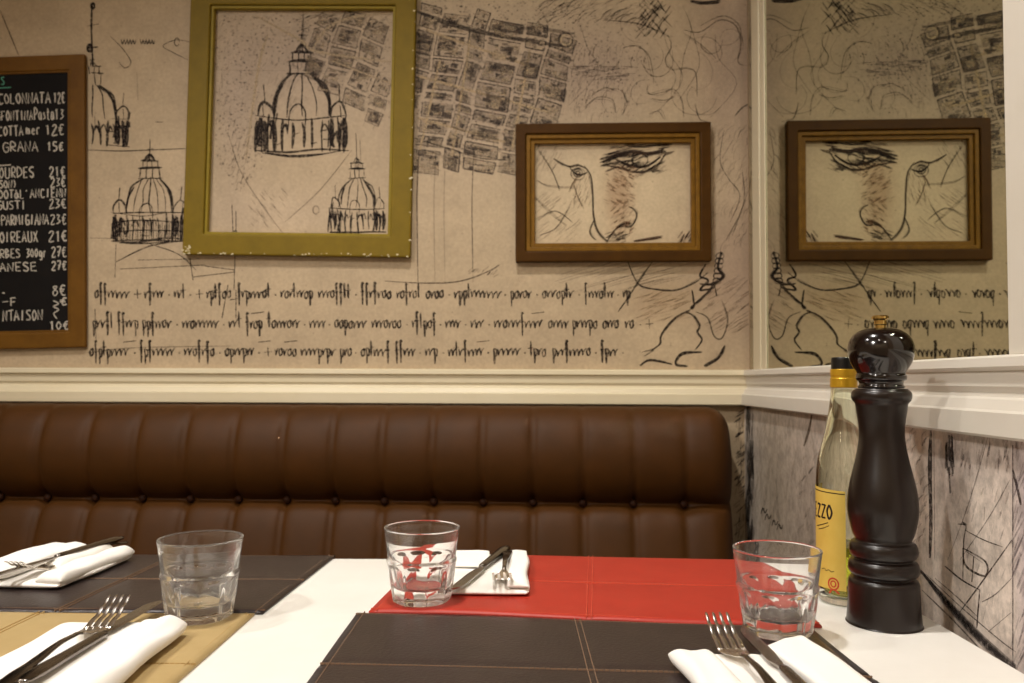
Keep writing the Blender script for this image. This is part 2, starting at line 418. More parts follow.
MB.hatch(262, 60, 300, 110, 60, 60, 7, .7, '6a5a4c', .35); MB.hatch(300, 12, 392, 30, 90, 20, 8, .8, '544639', .5)
for p in ([(256, 16), (300, 40), (318, 52), (391, 62)], [(268, 34), (258, 70), (246, 160)], [(391, 14), (360, 16), (330, 26), (312, 50)], [(330, 60), (391, 84)]):
    MB.line(p, 3, 'b8a284', .7)
MB.line([(228, 132), (240, 170), (262, 205), (285, 236)], 1, '5a4a3c', .6); MB.line([(285, 222), (320, 190), (352, 150)], 1.2, '6b5947', .5)
MB.hatch(232, 130, 250, 190, 40, 70, 8, .8, '6b5947', .4); MB.hatch(250, 190, 285, 225, 40, -50, 8, .8, '6b5947', .35)
MB.arc(316, 210, 3, 4, 0, 360, 1.4, ink='6b5947', a=.5)
MB.line([(214, 70), (391, 72)], .8, '6b5947', .4)
# faint verticals, curved base line below the plan
for x, a1 in ((419, .8), (436, .35), (446, .3), (474, .6), (520, .25)): MB.line([(x, 150), (x - 2, 200), (x - 1, 282)], 1.2 if a1 > .5 else .9, '4a3b30', a1)
MB.line([(385, 281), (420, 283), (455, 282), (480, 275), (500, 265)], 1.3, '4a3b30', .75)
MB.hatch(470, 266, 500, 276, 14, 40, 8, .9, '4a3b30', .6)
# hair curls at upper right
for _ in range(13):
    x = R1.uniform(590, 735); y = R1.uniform(20, 112); s = R1.uniform(14, 26); t = R1.choice((-1, 1)); q = R1.uniform(0, 6.28)
    MB.line([(x + s * cos(q + t * k * .75) * (1 - k * .07) + k * 2, y + s * sin(q + t * k * .75) * (1 - k * .07)) for k in range(6)], R1.uniform(.7, 1.2), '54453a', R1.uniform(.25, .45))
for p in ([(668, 34), (671, 46), (666, 60), (672, 70), (688, 68), (696, 74), (697, 96)], [(648, 84), (650, 94), (664, 92), (674, 90), (682, 100), (684, 118)], [(622, 48), (636, 46), (648, 54), (653, 70), (654, 84)], [(652, 98), (664, 100), (676, 96)], [(648, 114), (658, 112), (664, 120)], [(622, 92), (627, 104), (622, 116)], [(696, 104), (700, 118), (712, 122)], [(684, 34), (700, 44), (716, 58)], [(604, 20), (640, 24), (672, 38)], [(584, 110), (596, 98), (612, 100), (616, 112)], [(590, 96), (604, 88), (618, 92)]):
    MB.line(p, 1.15, '4a3b30', .5, jit=.8); MB.line(p, .8, '4a3b30', .35, jit=3)
for _ in range(5):
    x = R1.uniform(560, 720); y = R1.uniform(0, 40)
    MB.line([(x, y), (x + R1.uniform(-12, 14), y + 24), (x + R1.uniform(-10, 22), y + 50), (x + R1.uniform(-22, 14), y + 84)], 1., '54453a', .4)
MB.hatch(560, 44, 640, 118, 120, 75, 14, .8, '6a5748', .3, .25); MB.hatch(574, 66, 632, 80, 60, 5, 12, 1, '5b4a45', .35)
MB.hatch(540, 0, 640, 22, 110, 30, 14, .9, '54463c', .4, .2)
MB.hatch(640, 0, 668, 34, 44, 50, 13, 1.2, '3b3029', .65); MB.hatch(640, 0, 668, 34, 24, -48, 13, 1.1, '3b3029', .6)
MB.line([(690, 1), (702, 3), (716, 2), (720, 0)], 4.2, '231a16', .9)
MB.line([(684, 30), (700, 32), (720, 20), (736, 26), (741, 44), (738, 62), (748, 66)], 1.4, '4a3b30', .6)
MB.line([(700, 26), (722, 16), (738, 24), (743, 44)], 1.2, '4a3b30', .5); MB.line([(735, 116), (742, 108), (752, 102)], 1.5, '3b3029', .7)
# sketched face behind the small brown frame (plain stand-in drawing)
def sk(p, w=1.1, a=.62, ink='382a20'):
    for _ in range(3): MB.line(p, w * R1.uniform(.8, 1.4), ink, a * R1.uniform(.6, 1), jit=1.1)
sk([(554, 159), (562, 164), (570, 167), (578, 165), (585, 168)], 1.8); sk([(569, 168), (575, 173), (582, 175), (588, 172)], 1.4)
MB.arc(578, 174, 7, 6, 0, 360, 1.3, a=.7); MB.arc(578, 173, 4.5, 4, 0, 360, 1.6, a=.8); MB.arc(578, 173, 2, 2, 0, 360, 2.2)
sk([(585, 166), (590, 176), (592, 194), (594, 214), (597, 229), (603, 238), (608, 241)], 1.5)
sk([(574, 184), (578, 196), (584, 208)], 1., .5, '6a5038'); sk([(594, 220), (590, 232), (596, 240)], 1.1, .6)
sk([(607, 240), (614, 231), (622, 226), (631, 226), (636, 219), (636, 211), (629, 207)], 1.5); sk([(617, 228), (624, 224), (631, 224)], 2.4)
sk([(603, 162), (616, 156), (632, 152), (650, 153), (665, 150)], 2.8, .95); sk([(606, 165), (622, 168), (640, 172), (656, 166), (666, 154)], 1.6)
sk([(616, 160), (630, 166), (646, 166), (660, 157)], 2., .9); sk([(628, 145), (646, 147), (672, 142)], 1.6)
MB.arc(640, 160, 8, 6, 0, 360, 2., a=.85); MB.hatch(604, 152, 640, 166, 46, 18, 12, 1.4, '2a1f18', .7); MB.hatch(612, 144, 668, 156, 40, 12, 14, 1.2, '4a3527', .6)
MB.hatch(628, 164, 664, 174, 30, 30, 10, 1., '4a3527', .5)
MB.hatch(606, 166, 636, 204, 120, -30, 6, 1.4, '7d5334', .32); MB.hatch(612, 200, 634, 234, 90, 40, 6, 1.4, '7d5334', .32)
MB.hatch(604, 152, 662, 172, 60, 20, 8, 1.8, '2a1f18', .5)
MB.hatch(608, 232, 626, 242, 26, 20, 8, 1.3, '3a2a1e', .6); sk([(634, 241), (648, 239), (662, 237)], 2.2, .8, '4a3020'); MB.hatch(680, 234, 692, 242, 16, 60, 9, 1.4, '4a3020', .6)
MB.hatch(570, 176, 590, 206, 36, 70, 10, .9, '7a5a40', .4)
for p in ([(534, 196), (552, 214), (566, 226)], [(536, 220), (556, 212), (572, 222)], [(538, 150), (552, 170), (560, 190)], [(536, 180), (548, 186), (574, 188)], [(540, 236), (556, 228), (570, 206)]): sk(p, .9, .5, '5a4a3a')
MB.hatch(536, 196, 580, 240, 46, 40, 14, .7, '6a5a48', .35); MB.hatch(536, 144, 560, 170, 30, 60, 10, .8, '5a4a3a', .4)
# shoulder, drapery and cord at lower right
for p, w, a in (([(628, 262), (638, 284), (654, 289), (676, 290), (696, 282), (708, 272)], 1.4, .8), ([(652, 262), (640, 280), (629, 296), (618, 312)], 1.4, .7),
                ([(706, 264), (700, 276), (708, 280), (700, 290), (714, 288)], 1.9, .9), ([(722, 252), (718, 268), (724, 276), (712, 284), (700, 284)], 2.4, .95),
                ([(690, 308), (700, 300), (708, 292), (714, 284)], 2.2, .95), ([(692, 290), (694, 306), (690, 309)], 1.9, .9), ([(714, 284), (717, 296)], 2, .9),
                ([(690, 310), (678, 316), (668, 326), (661, 336), (660, 344), (652, 350)], 1.9, .9), ([(686, 312), (694, 316), (700, 326), (697, 332), (702, 340), (695, 350)], 1.7, .9),
                ([(696, 312), (708, 318), (714, 336), (722, 338), (728, 320), (722, 300)], 1.2, .6), ([(702, 352), (682, 354), (676, 364), (688, 366)], 2.4, .95),
                ([(704, 366), (718, 358), (725, 346)], 3, .85), ([(640, 366), (650, 360), (672, 364)], 2, .85), ([(642, 352), (654, 350), (644, 356)], 1, .6)):
    MB.line(p, w * 1.3, '2a201a', a); MB.line(p, w * .7, '2a201a', a * .7, jit=1.4)
for i in range(6): MB.arc(720 - i * .6, 256 + i * 5, 4, 3, 0, 360, 1.4, a=.85)
for _ in range(36):
    x = R1.uniform(545, 650); y = R1.uniform(264, 292); MB.line([(x, y), (x + 22, y - 7), (x + 44, y - 12)], .8, '5a4a3a', .35)
MB.hatch(640, 292, 690, 322, 60, 20, 16, 1, '8a6a48', .3); MB.hatch(706, 280, 750, 330, 80, 35, 18, .9, '7a5f4a', .35); MB.hatch(712, 130, 750, 250, 90, 62, 16, .8, '6a5546', .35, .3)
for p in ([(724, 130), (720, 160), (728, 178), (740, 196), (730, 222)], [(748, 190), (740, 214), (726, 240)], [(733, 140), (722, 158)], [(742, 170), (744, 200), (732, 236)]): MB.line(p, 1.1, '4a3b30', .6)
# strip beside the bench
MB.hatch(736, 410, 744, 545, 40, 40, 9, 1.3, '2e2620', .7); MB.hatch(736, 410, 744, 545, 30, 85, 14, 1, '4a3b30', .5)

MS = Mural(px_sw, lambda u, z, o=0.: sw(u, z, o + LOW))
R2 = random.Random(9)
MS.hatch(747, 412, 753, 580, 60, 88, 30, 2.2, '2e2620', .5); MS.line([(753, 447), (753, 470)], 1.8, '2e2620', .8)
for x0, y0 in ((761, 508), (765, 514), (772, 520), (777, 524)): MS.line([(x0, y0 + 6), (x0 + 2, y0), (x0 + 4, y0 + 5), (x0 + 6, y0 + 1)], 1.5, '2e2620', .8)
MS.line([(812, 414), (809, 430), (804, 446)], 2.4, '54402f', .8)
MS.hatch(800, 450, 828, 580, 40, 60, 10, 2., '54463b', .22, .2); MS.hatch(754, 420, 800, 600, 14, 86, 40, 2., '7a6a58', .2)
MS.hatch(790, 560, 830, 640, 30, 50, 16, 2.4, '3a302a', .3)
MS.line([(931, 430), (930, 470), (931, 520), (930, 558)], 4.2, '352c28', .85); MS.line([(934, 430), (935, 560)], 1, '352c28', .7)
for _ in range(14): x = R2.uniform(945, 953); y = R2.uniform(434, 470); MS.line([(x, y), (x + R2.uniform(-1, 3), y + 26)], 4, '352c28', .55)
MS.hatch(902, 428, 930, 560, 60, 60, 10, 1.5, '54463f', .35, .3); MS.hatch(940, 430, 1012, 520, 36, 80, 12, 1.6, '6a5650', .25); MS.hatch(955, 430, 1022, 470, 34, 84, 16, 2.4, '5b4843', .25)
MS.hatch(948, 520, 1012, 650, 24, 78, 12, 1, '6a5650', .25)
for p, w, a in (([(958, 524), (966, 526), (964, 540), (963, 580)], 1.5, .85), ([(965, 530), (984, 540), (1003, 547)], 1.2, .8), ([(1012, 540), (985, 578), (960, 612)], 1.5, .85),
                ([(963, 548), (986, 562), (985, 576), (966, 566), (963, 548)], 2.2, .85), ([(966, 551), (983, 563)], 1.2, .8), ([(974, 556), (972, 582)], 2, .85), ([(945, 566), (962, 580), (980, 590)], 1.7, .85),
                ([(980, 590), (978, 612), (977, 628)], 1.7, .85), ([(1012, 578), (996, 594), (982, 602)], 1.2, .7), ([(935, 578), (956, 596), (978, 617)], 1.2, .7), ([(1012, 612), (988, 632)], 1.2, .7),
                ([(990, 430), (970, 500), (948, 560)], 1., .5), ([(1010, 480), (990, 516), (960, 560)], 1., .55), ([(1013, 470), (1018, 490), (1021, 505)], 3, .8), ([(962, 522), (967, 525)], 4, .85)):
    MS.line(p, w, '3a2d28', a)
for k in range(4): MS.line([(920 + k, 570 + k), (952, 606 + k * 1.5), (985, 640 + k * 2), (1016, 666 + k * 2)], 5, '3b3433', .55)
MS.line([(922, 590), (955, 622), (985, 654), (1016, 684)], 1.6, '3b3433', .7); MS.line([(926, 574), (960, 606), (1000, 640), (1016, 652)], 1.2, '3b3433', .7)
MS.line([(1013, 445), (1013, 690)], 1.2, '5b4a4a', .7, smooth=False, taper=False); MS.hatch(1014, 450, 1040, 700, 60, 70, 30, 2, '6d5f66', .35)

# ------------------------------------------------------------------ materials
PAPER, INK = paper_material(), ink_material()
PAPER2 = paper_material('mural_paper_lower', .84, 1.12, .34)
M_trim = mat('cream_paint', 'd6cab0', .42, noise=(3., 'cdbf9f', .5))
M_white = mat('white_paint', 'd9d2c7', .38, noise=(5., 'd0c8ba', .5))
M_plain = mat('plaster', '957d60', .8); M_cream = mat('cream_plaster', 'd9cab0', .8)
M_ceil = mat('ceiling_paint', 'b09a80', .9)
M_floor = mat('floor_boards', '3f2a1c', .45, noise=(6., '2b1b11', .5))
M_mirror = mat('mirror_silver', (.56, .575, .465), .015, 1.)
M_leather = mat('brown_leather', '4a2a09', .54, spec=.22, noise=(16., '3a2106', .7), bump=(520., .5, .0008))
M_button = mat('button_leather', '32190a', .6, spec=.2)
M_oak = mat('oak_frame', '6d4914', .5, spec=.2, noise=(22., '58390d', .5))
M_slate = mat('chalkboard', '0d0b0a', .7, spec=.15, noise=(18., '171311', .6))
M_chalk = mat('chalk', 'b9b0a2', .9); M_gchalk = mat('green_chalk', '4f8f78', .9)
M_olive = mat('olive_paint', '7b6413', .55, spec=.22, noise=(30., '69560f', .6), bump=(90., .3, .001)); M_olive2 = mat('olive_lip', '8d771a', .5, spec=.25, noise=(40., '7a6818', .5))
M_chip = mat('bare_gesso', 'cdbf9a', .7)
M_walnut = mat('walnut_frame', '4a2e08', .5, spec=.12, noise=(26., '3a2205', .5)); M_gilt = mat('gilt_lip', '7e5814', .5, spec=.2, noise=(60., '5f400c', .5))
M_table = mat('white_tabletop', 'f2efe9', .3, noise=(7., 'eae6de', .4), bump=(60., .06, .001))
M_leg = mat('dark_table_base', '2b2420', .4, metal=.6)
M_matb = mat('brown_mat_leather', '2a2120', .31, noise=(25., '352a28', .5), bump=(330., .5, .0008))
M_matr = mat('red_mat_leather', 'b13222', .45, noise=(20., 'a32a1c', .5), bump=(330., .25, .0005))
M_matg = mat('tan_mat_leather', 'b49b6c', .48, noise=(22., 'a99061', .5), bump=(330., .25, .0005))
M_thread = mat('tan_thread', '866b55', .8); M_rthread = mat('red_thread', 'c9553c', .8); M_gthread = mat('gold_thread', 'b39560', .8)
M_paper = mat('napkin_paper', 'f3efe9', .9, spec=.2, bump=(260., .25, .0006))
M_steel = mat('stainless_steel', (.78, .74, .69), .22, 1.)
M_bsteel = mat('blade_dark_reflect', (.34, .31, .28), .24, 1.)  # blade steel darkened to stand in for its dark reflections
M_dsteel = mat('handle_dark_reflect', (.21, .185, .165), .2, 1.)  # dark base colour carries the reflection of the dark room
M_glass = mat('clear_glass', (1, 1, 1), .0, trans=1., ior=1.5)
def hazy(m, base, edge):
    """Slightly cloudy glass; added pale film stands in for bright reflections, densest edge-on."""
    nt = m.node_tree; N = nt.nodes; L = nt.links; b = N['Principled BSDF']; out = N['Material Output']
    df = N.new('ShaderNodeBsdfDiffuse'); df.inputs['Color'].default_value = (.85, .83, .80, 1)
    tl = N.new('ShaderNodeBsdfTranslucent'); tl.inputs['Color'].default_value = (.85, .83, .80, 1)
    m1 = N.new('ShaderNodeMixShader'); m1.inputs[0].default_value = .5; L.new(df.outputs[0], m1.inputs[1]); L.new(tl.outputs[0], m1.inputs[2])
    lw = N.new('ShaderNodeLayerWeight'); lw.inputs['Blend'].default_value = .35
    mr = N.new('ShaderNodeMapRange'); mr.inputs['To Min'].default_value = base; mr.inputs['To Max'].default_value = edge
    L.new(lw.outputs['Facing'], mr.inputs['Value'])
    m2 = N.new('ShaderNodeMixShader'); L.new(mr.outputs[0], m2.inputs[0]); L.new(b.outputs[0], m2.inputs[1]); L.new(m1.outputs[0], m2.inputs[2])
    L.new(m2.outputs[0], out.inputs['Surface'])
hazy(M_glass, .008, .15)
M_bglass = mat('bottle_glass', (.93, .955, .85), .0, trans=1., ior=1.5)
M_oil = mat('pale_oil', (.55, .56, .06), .0, trans=1., ior=1.4)
M_label = mat('yellow_label', 'd5ba5c', .6, spec=.3, noise=(40., 'cbac4c', .5)); M_lprint = mat('label_print', '1d150d', .6); M_seal = mat('red_seal', 'b8341f', .6)
M_cap = mat('black_cap', '12100e', .35); M_band = mat('gold_band', 'c79a24', .35, metal=.5)
M_wood = mat('black_stained_beech', '170e09', .31, spec=.5, coat=.1, coat_rough=.2, noise=(30., '1b110d', .5)); M_head = mat('black_lacquer', '120907', .16, coat=.6, coat_rough=.06)
M_brass = mat('brass', (.72, .50, .17), .2, 1.)

# ------------------------------------------------------------------ room shell
def wall_mesh(P, us, zs, tone, mur):
    """Grid wall (paper, attribute tone) with the ink of its print in the same mesh."""
    v = []; c = []; a = []; f = []; mi = []
    for z in zs:
        for u in us: v.append(P(u, z, 0.)); c.append(tone(u, z)); a.append(1.)
    n = len(us)
    for j in range(len(zs) - 1):
        for i in range(n - 1): q = j * n + i; f.append((q, q + 1, q + n + 1, q + n)); mi.append(0)
    if mur:
        b = len(v); v += mur.v; c += mur.c; a += mur.a
        for q in mur.f: f.append(tuple(i + b for i in q)); mi.append(1)
    me = bpy.data.meshes.new('wall'); me.from_pydata([tuple(q) for q in v], [], f)
    for p, k in zip(me.polygons, mi): p.material_index = k
    ca = me.attributes.new('tone', 'FLOAT_COLOR', 'POINT'); ca.data.foreach_set('color', [q for t in c for q in (*t, 1.)])
    fa = me.attributes.new('cover', 'FLOAT', 'POINT'); fa.data.foreach_set('value', a)
    return me

def blob_tone(base, blobs, mur):
    B = []
    for x, y, rx, ry, col, k in blobs:
        u, z = mur.uv(x, y); u2, _ = mur.uv(x + rx, y); _, z2 = mur.uv(x, y + ry)
        B.append((u, z, abs(u2 - u), abs(z2 - z), lin(col), k))
    b0 = lin(base)
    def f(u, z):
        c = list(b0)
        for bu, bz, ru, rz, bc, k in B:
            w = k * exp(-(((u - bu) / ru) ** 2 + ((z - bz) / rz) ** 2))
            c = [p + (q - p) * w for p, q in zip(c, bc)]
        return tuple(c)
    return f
rng_ = lambda a, b, n: [a + (b - a) * i / n for i in range(n + 1)]
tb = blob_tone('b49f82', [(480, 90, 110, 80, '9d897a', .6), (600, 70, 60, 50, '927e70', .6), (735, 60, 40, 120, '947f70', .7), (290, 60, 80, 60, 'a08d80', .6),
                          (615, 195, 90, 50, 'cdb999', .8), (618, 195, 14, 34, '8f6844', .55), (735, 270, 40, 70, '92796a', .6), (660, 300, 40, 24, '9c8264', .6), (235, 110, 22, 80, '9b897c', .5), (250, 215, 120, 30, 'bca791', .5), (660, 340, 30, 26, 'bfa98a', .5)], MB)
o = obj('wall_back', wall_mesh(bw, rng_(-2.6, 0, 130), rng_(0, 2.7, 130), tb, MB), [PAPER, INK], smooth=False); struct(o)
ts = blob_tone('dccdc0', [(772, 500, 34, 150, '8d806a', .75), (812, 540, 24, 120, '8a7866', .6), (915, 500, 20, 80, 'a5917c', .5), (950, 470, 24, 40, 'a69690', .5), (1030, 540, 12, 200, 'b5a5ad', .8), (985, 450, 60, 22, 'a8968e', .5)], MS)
ZR = .95
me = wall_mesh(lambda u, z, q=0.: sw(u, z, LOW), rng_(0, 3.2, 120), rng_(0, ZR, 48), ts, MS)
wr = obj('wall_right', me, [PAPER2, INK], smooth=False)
struct(wr)
bm = bmesh.new()
for z0, z1 in ((ZR, 2.7),):
    q = [bm.verts.new(p) for p in (sw(0, z0), sw(3.2, z0), sw(3.2, z1), sw(0, z1))]; bm.faces.new(q)
q = [bm.verts.new(p) for p in (sw(0, ZR, LOW), sw(3.2, ZR, LOW), sw(3.2, ZR), sw(0, ZR))]; bm.faces.new(q)
wu = obj('wall_right_upper', bm, M_plain, smooth=False); struct(wu)
p1, p2 = bw(-2.6, 0), sw(3.2, 0)
def quad(name, pts, m):
    bm = bmesh.new(); bm.faces.new([bm.verts.new(p) for p in pts]); return struct(obj(name, bm, m, smooth=False))
L0, L1 = p1, Vector((p1.x, p2.y, 0))
h = Vector((0, 0, 2.7))
quad('floor', (p1, L1, p2, C0), M_floor)
quad('ceiling', (p1 + h, C0 + h, p2 + h, L1 + h), M_ceil)
quad('wall_left', (L1, p1, p1 + h, L1 + h), M_cream)
quad('wall_front', (p2, L1, L1 + h, p2 + h), M_cream)

# chair rails: one moulded profile (height above eye level, projection)
RAIL = [(.0246, 0), (.0246, .011), (.0225, .0155), (.0145, .0165), (.0110, .0105), (-.003, .0105), (-.0085, .0075), (-.0125, .0085), (-.0145, .013), (-.0235, .0175), (-.0255, .022), (-.0455, .0225), (-.048, .0195), (-.048, 0)]
def rail(name, P, u0, u1, mitre):
    bm = bmesh.new(); rows = []
    for k in (0, 1):
        row = []
        for z, p in RAIL:
            u = (u0 if k == 0 else u1)
            if mitre == k: u += (p if k == 0 else -p)
            row.append(bm.verts.new(P(u, .98 + z, p + .0002)))
        rows.append(row)
    for i in range(len(RAIL) - 1): bm.faces.new((rows[0][i], rows[1][i], rows[1][i + 1], rows[0][i + 1]))
    bm.faces.new(rows[0]); bm.faces.new(list(reversed(rows[1])))
    bmesh.ops.recalc_face_normals(bm, faces=bm.faces)
    return struct(obj(name, bm, M_trim if name == 'trim_1' else M_white, smooth=False))
rail('trim_1', bw, -2.59, 0, 1)
rail('trim_2', sw, 0, 3.1, 0)

# ------------------------------------------------------------------ wall mirror on the right wall
ZM0, ZM1 = .98 + .0248, 2.2
T_edge = px_sw(1007.5, 200, .004)[0]
mir = thing('wall_mirror', 'tall white-framed wall mirror above the chair rail, reflecting the sketch-covered wall', 'mirror', sw(.3, ZM0))
inv = Matrix.Translation(-sw(.3, ZM0))
def swbox(t0, t1, z0, z1, o0, o1, bw_=0.):
    bm = bmesh.new()
    v = [bm.verts.new(sw(t, z, q) - sw(.3, ZM0)) for z in (z0, z1) for q in (o0, o1) for t in (t0, t1)]
    for f in ((0, 2, 3, 1), (4, 5, 7, 6), (0, 1, 5, 4), (2, 6, 7, 3), (0, 4, 6, 2), (1, 3, 7, 5)): bm.faces.new([v[i] for i in f])
    bmesh.ops.recalc_face_normals(bm, faces=bm.faces)
    if bw_: bev(bm, bw_)
    return bm
obj('mirror_pane', swbox(.02, T_edge + .01, ZM0, ZM1, .0003, .003), M_mirror, mir, smooth=False)
bm = swbox(.058, .112, ZM0, ZM1, .0032, .0065, .001)
obj('frame_stile', bm, M_trim, mir, smooth=False)
obj('frame_bead', swbox(.118, .150, ZM0, ZM1, .0032, .0055, .001), M_trim, mir, smooth=False)
obj('frame_stile', swbox(T_edge, T_edge + .16, ZM0, ZM1, .0032, .0055, .001), M_white, mir, smooth=False)
obj('frame_head', swbox(.058, T_edge + .16, ZM1 + .001, ZM1 + .05, .0003, .012, .002), M_white, mir, smooth=False)

# ------------------------------------------------------------------ picture frames and menu board (hung on the back wall)
def wall_thing(name, label, cat, cx, cz, rot):
    t = thing(name, label, cat, bw(cx, cz))
    t.rotation_euler = (0, 0, -A); return t
def rect_ring(outer, inner, y0, y1, rot=0., bv=.002):
    """Mitred ring in the local xz plane between outer and inner half sizes (hw, hh), depth y0..y1 (y<0 towards the room)."""
    bm = bmesh.new(); V = {}
    for n_, (hw, hh) in (('o', outer), ('i', inner)):
        for k, (sx, sz) in enumerate(((-1, -1), (1, -1), (1, 1), (-1, 1))):
            for d_, y in (('b', y0), ('f', y1)):
                x, z = sx * hw, sz * hh
                V[n_, k, d_] = bm.verts.new((x * cos(rot) + z * sin(rot), y, -x * sin(rot) + z * cos(rot)))
    for k in range(4):
        j = (k + 1) % 4
        bm.faces.new((V['o', k, 'f'], V['o', j, 'f'], V['i', j, 'f'], V['i', k, 'f']))
        bm.faces.new((V['o', k, 'b'], V['i', k, 'b'], V['i', j, 'b'], V['o', j, 'b']))
        bm.faces.new((V['o', k, 'f'], V['o', k, 'b'], V['o', j, 'b'], V['o', j, 'f']))
        bm.faces.new((V['i', k, 'f'], V['i', j, 'f'], V['i', j, 'b'], V['i', k, 'b']))
    bmesh.ops.recalc_face_normals(bm, faces=bm.faces)
    if bv: bev(bm, bv)
    return bm

# olive frame, hanging slightly askew
def px_local(cx, cz, x, y, off):
    u, z = px_bw(x, y, off); return u - cx, z - cz
OFF = .019
c1 = [px_bw(*p, OFF) for p in ((182, 252), (410, 259.5))]
rot = .6 * atan2(c1[0][1] - c1[1][1], c1[1][0] - c1[0][0]) - .006
wdt = hypot(c1[1][0] - c1[0][0], c1[1][1] - c1[0][1])
MEM = .0495; ih = px_bw(300, 9.5, OFF)[1] - px_bw(300, 234.5, OFF)[1]; hgt = ih + 2 * MEM
bx, bz = (c1[0][0] + c1[1][0]) / 2, (c1[0][1] + c1[1][1]) / 2
ccx, ccz = bx + sin(rot) * hgt / 2, bz + cos(rot) * hgt / 2
fo = wall_thing('picture_frame', 'large olive-green painted empty frame hanging slightly askew beside the menu board', 'picture frame', ccx, ccz, 0)
bm = rect_ring((wdt / 2, hgt / 2), (wdt / 2 - MEM + .006, hgt / 2 - MEM + .006), -.001, -OFF, rot, .003)
obj('inner_lip', rect_ring((wdt / 2 - MEM + .0062, hgt / 2 - MEM + .0062), (wdt / 2 - MEM, hgt / 2 - MEM), -.001, -OFF + .006, rot, .001), M_olive2, fo, smooth=False)
rc = random.Random(4)                      # chipped paint along the lower edge and right corner
for _ in range(70):
    t = rc.choice((0, 0, 1, 2)); 
    if t == 0: x, z = rc.uniform(-wdt / 2, wdt / 2), -hgt / 2 + rc.uniform(.0005, .006) ** 1
    elif t == 1: x, z = wdt / 2 - rc.uniform(.0005, .004), rc.uniform(-hgt / 2, hgt / 2)
    else: x, z = -wdt / 2 + rc.uniform(.001, .016), -hgt / 2 + rc.uniform(.001, .02)
    s = rc.uniform(.0006, .0022); n = 6
    fc = bm.faces.new([bm.verts.new(((x + s * 1.6 * cos(q) * rc.uniform(.6, 1)) * cos(rot) + (z + s * sin(q)) * sin(rot), -OFF - .0002, -(x + s * 1.6 * cos(q)) * sin(rot) + (z + s * sin(q) * rc.uniform(.6, 1)) * cos(rot))) for q in [2 * pi * k / n for k in range(n)]]); fc.material_index = 1
obj('frame_moulding', bm, [M_olive, M_chip], fo, smooth=False)

# small walnut frame with a gilt inner lip
W2, H2, O2 = .4035, .2893, .0195
u2, z2 = -.28202, .98 + .39225
fw = wall_thing('picture_frame', 'small dark brown wooden frame with gold inner edge, nearest the room corner', 'picture frame', u2, z2, 0)
obj('frame_moulding', rect_ring((W2 / 2, H2 / 2), (W2 / 2 - .022, H2 / 2 - .022), -.001, -O2, -.003, .0025), M_walnut, fw, smooth=False)
obj('gilt_step', rect_ring((W2 / 2 - .0222, H2 / 2 - .0222), (W2 / 2 - .031, H2 / 2 - .031), -.001, -O2 + .004, -.003, .0015), M_gilt, fw, smooth=False)
obj('gilt_lip', rect_ring((W2 / 2 - .0312, H2 / 2 - .0312), (W2 / 2 - .040, H2 / 2 - .040), -.001, -O2 + .009, -.003, .001), M_gilt, fw, smooth=False)

# menu chalkboard
O3 = .012
ur, zt = px_bw(88, 53.5, O3); _, zb = px_bw(88, 347.5, O3)
BW = .56; BH = zt - zb; mx, mz = ur - BW / 2, (zt + zb) / 2
bd = wall_thing('menu_chalkboard', 'oak-framed black menu chalkboard with handwritten dishes and prices', 'chalkboard', mx, mz, 0)
bd.rotation_euler = (0, -.025, -A); bd.location.z -= .0068
FM = ur - px_bw(67, 200, O3)[0]
obj('frame_moulding', rect_ring((BW / 2, BH / 2), (BW / 2 - FM + .004, BH / 2 - FM + .004), -.001, -O3, 0, .003), M_oak, bd, smooth=False)
obj('frame_bead', rect_ring((BW / 2 - FM + .0042, BH / 2 - FM + .0042), (BW / 2 - FM, BH / 2 - FM), -.001, -O3 + .002, 0, .001), M_oak, bd, smooth=False)
bm = bmesh.new(); box(bm, -BW / 2 + FM - .003, BW / 2 - FM + .003, -.008, -.002, -BH / 2 + FM - .003, BH / 2 - FM + .003)
slate = obj('slate_panel', bm, M_slate, bd, smooth=False)

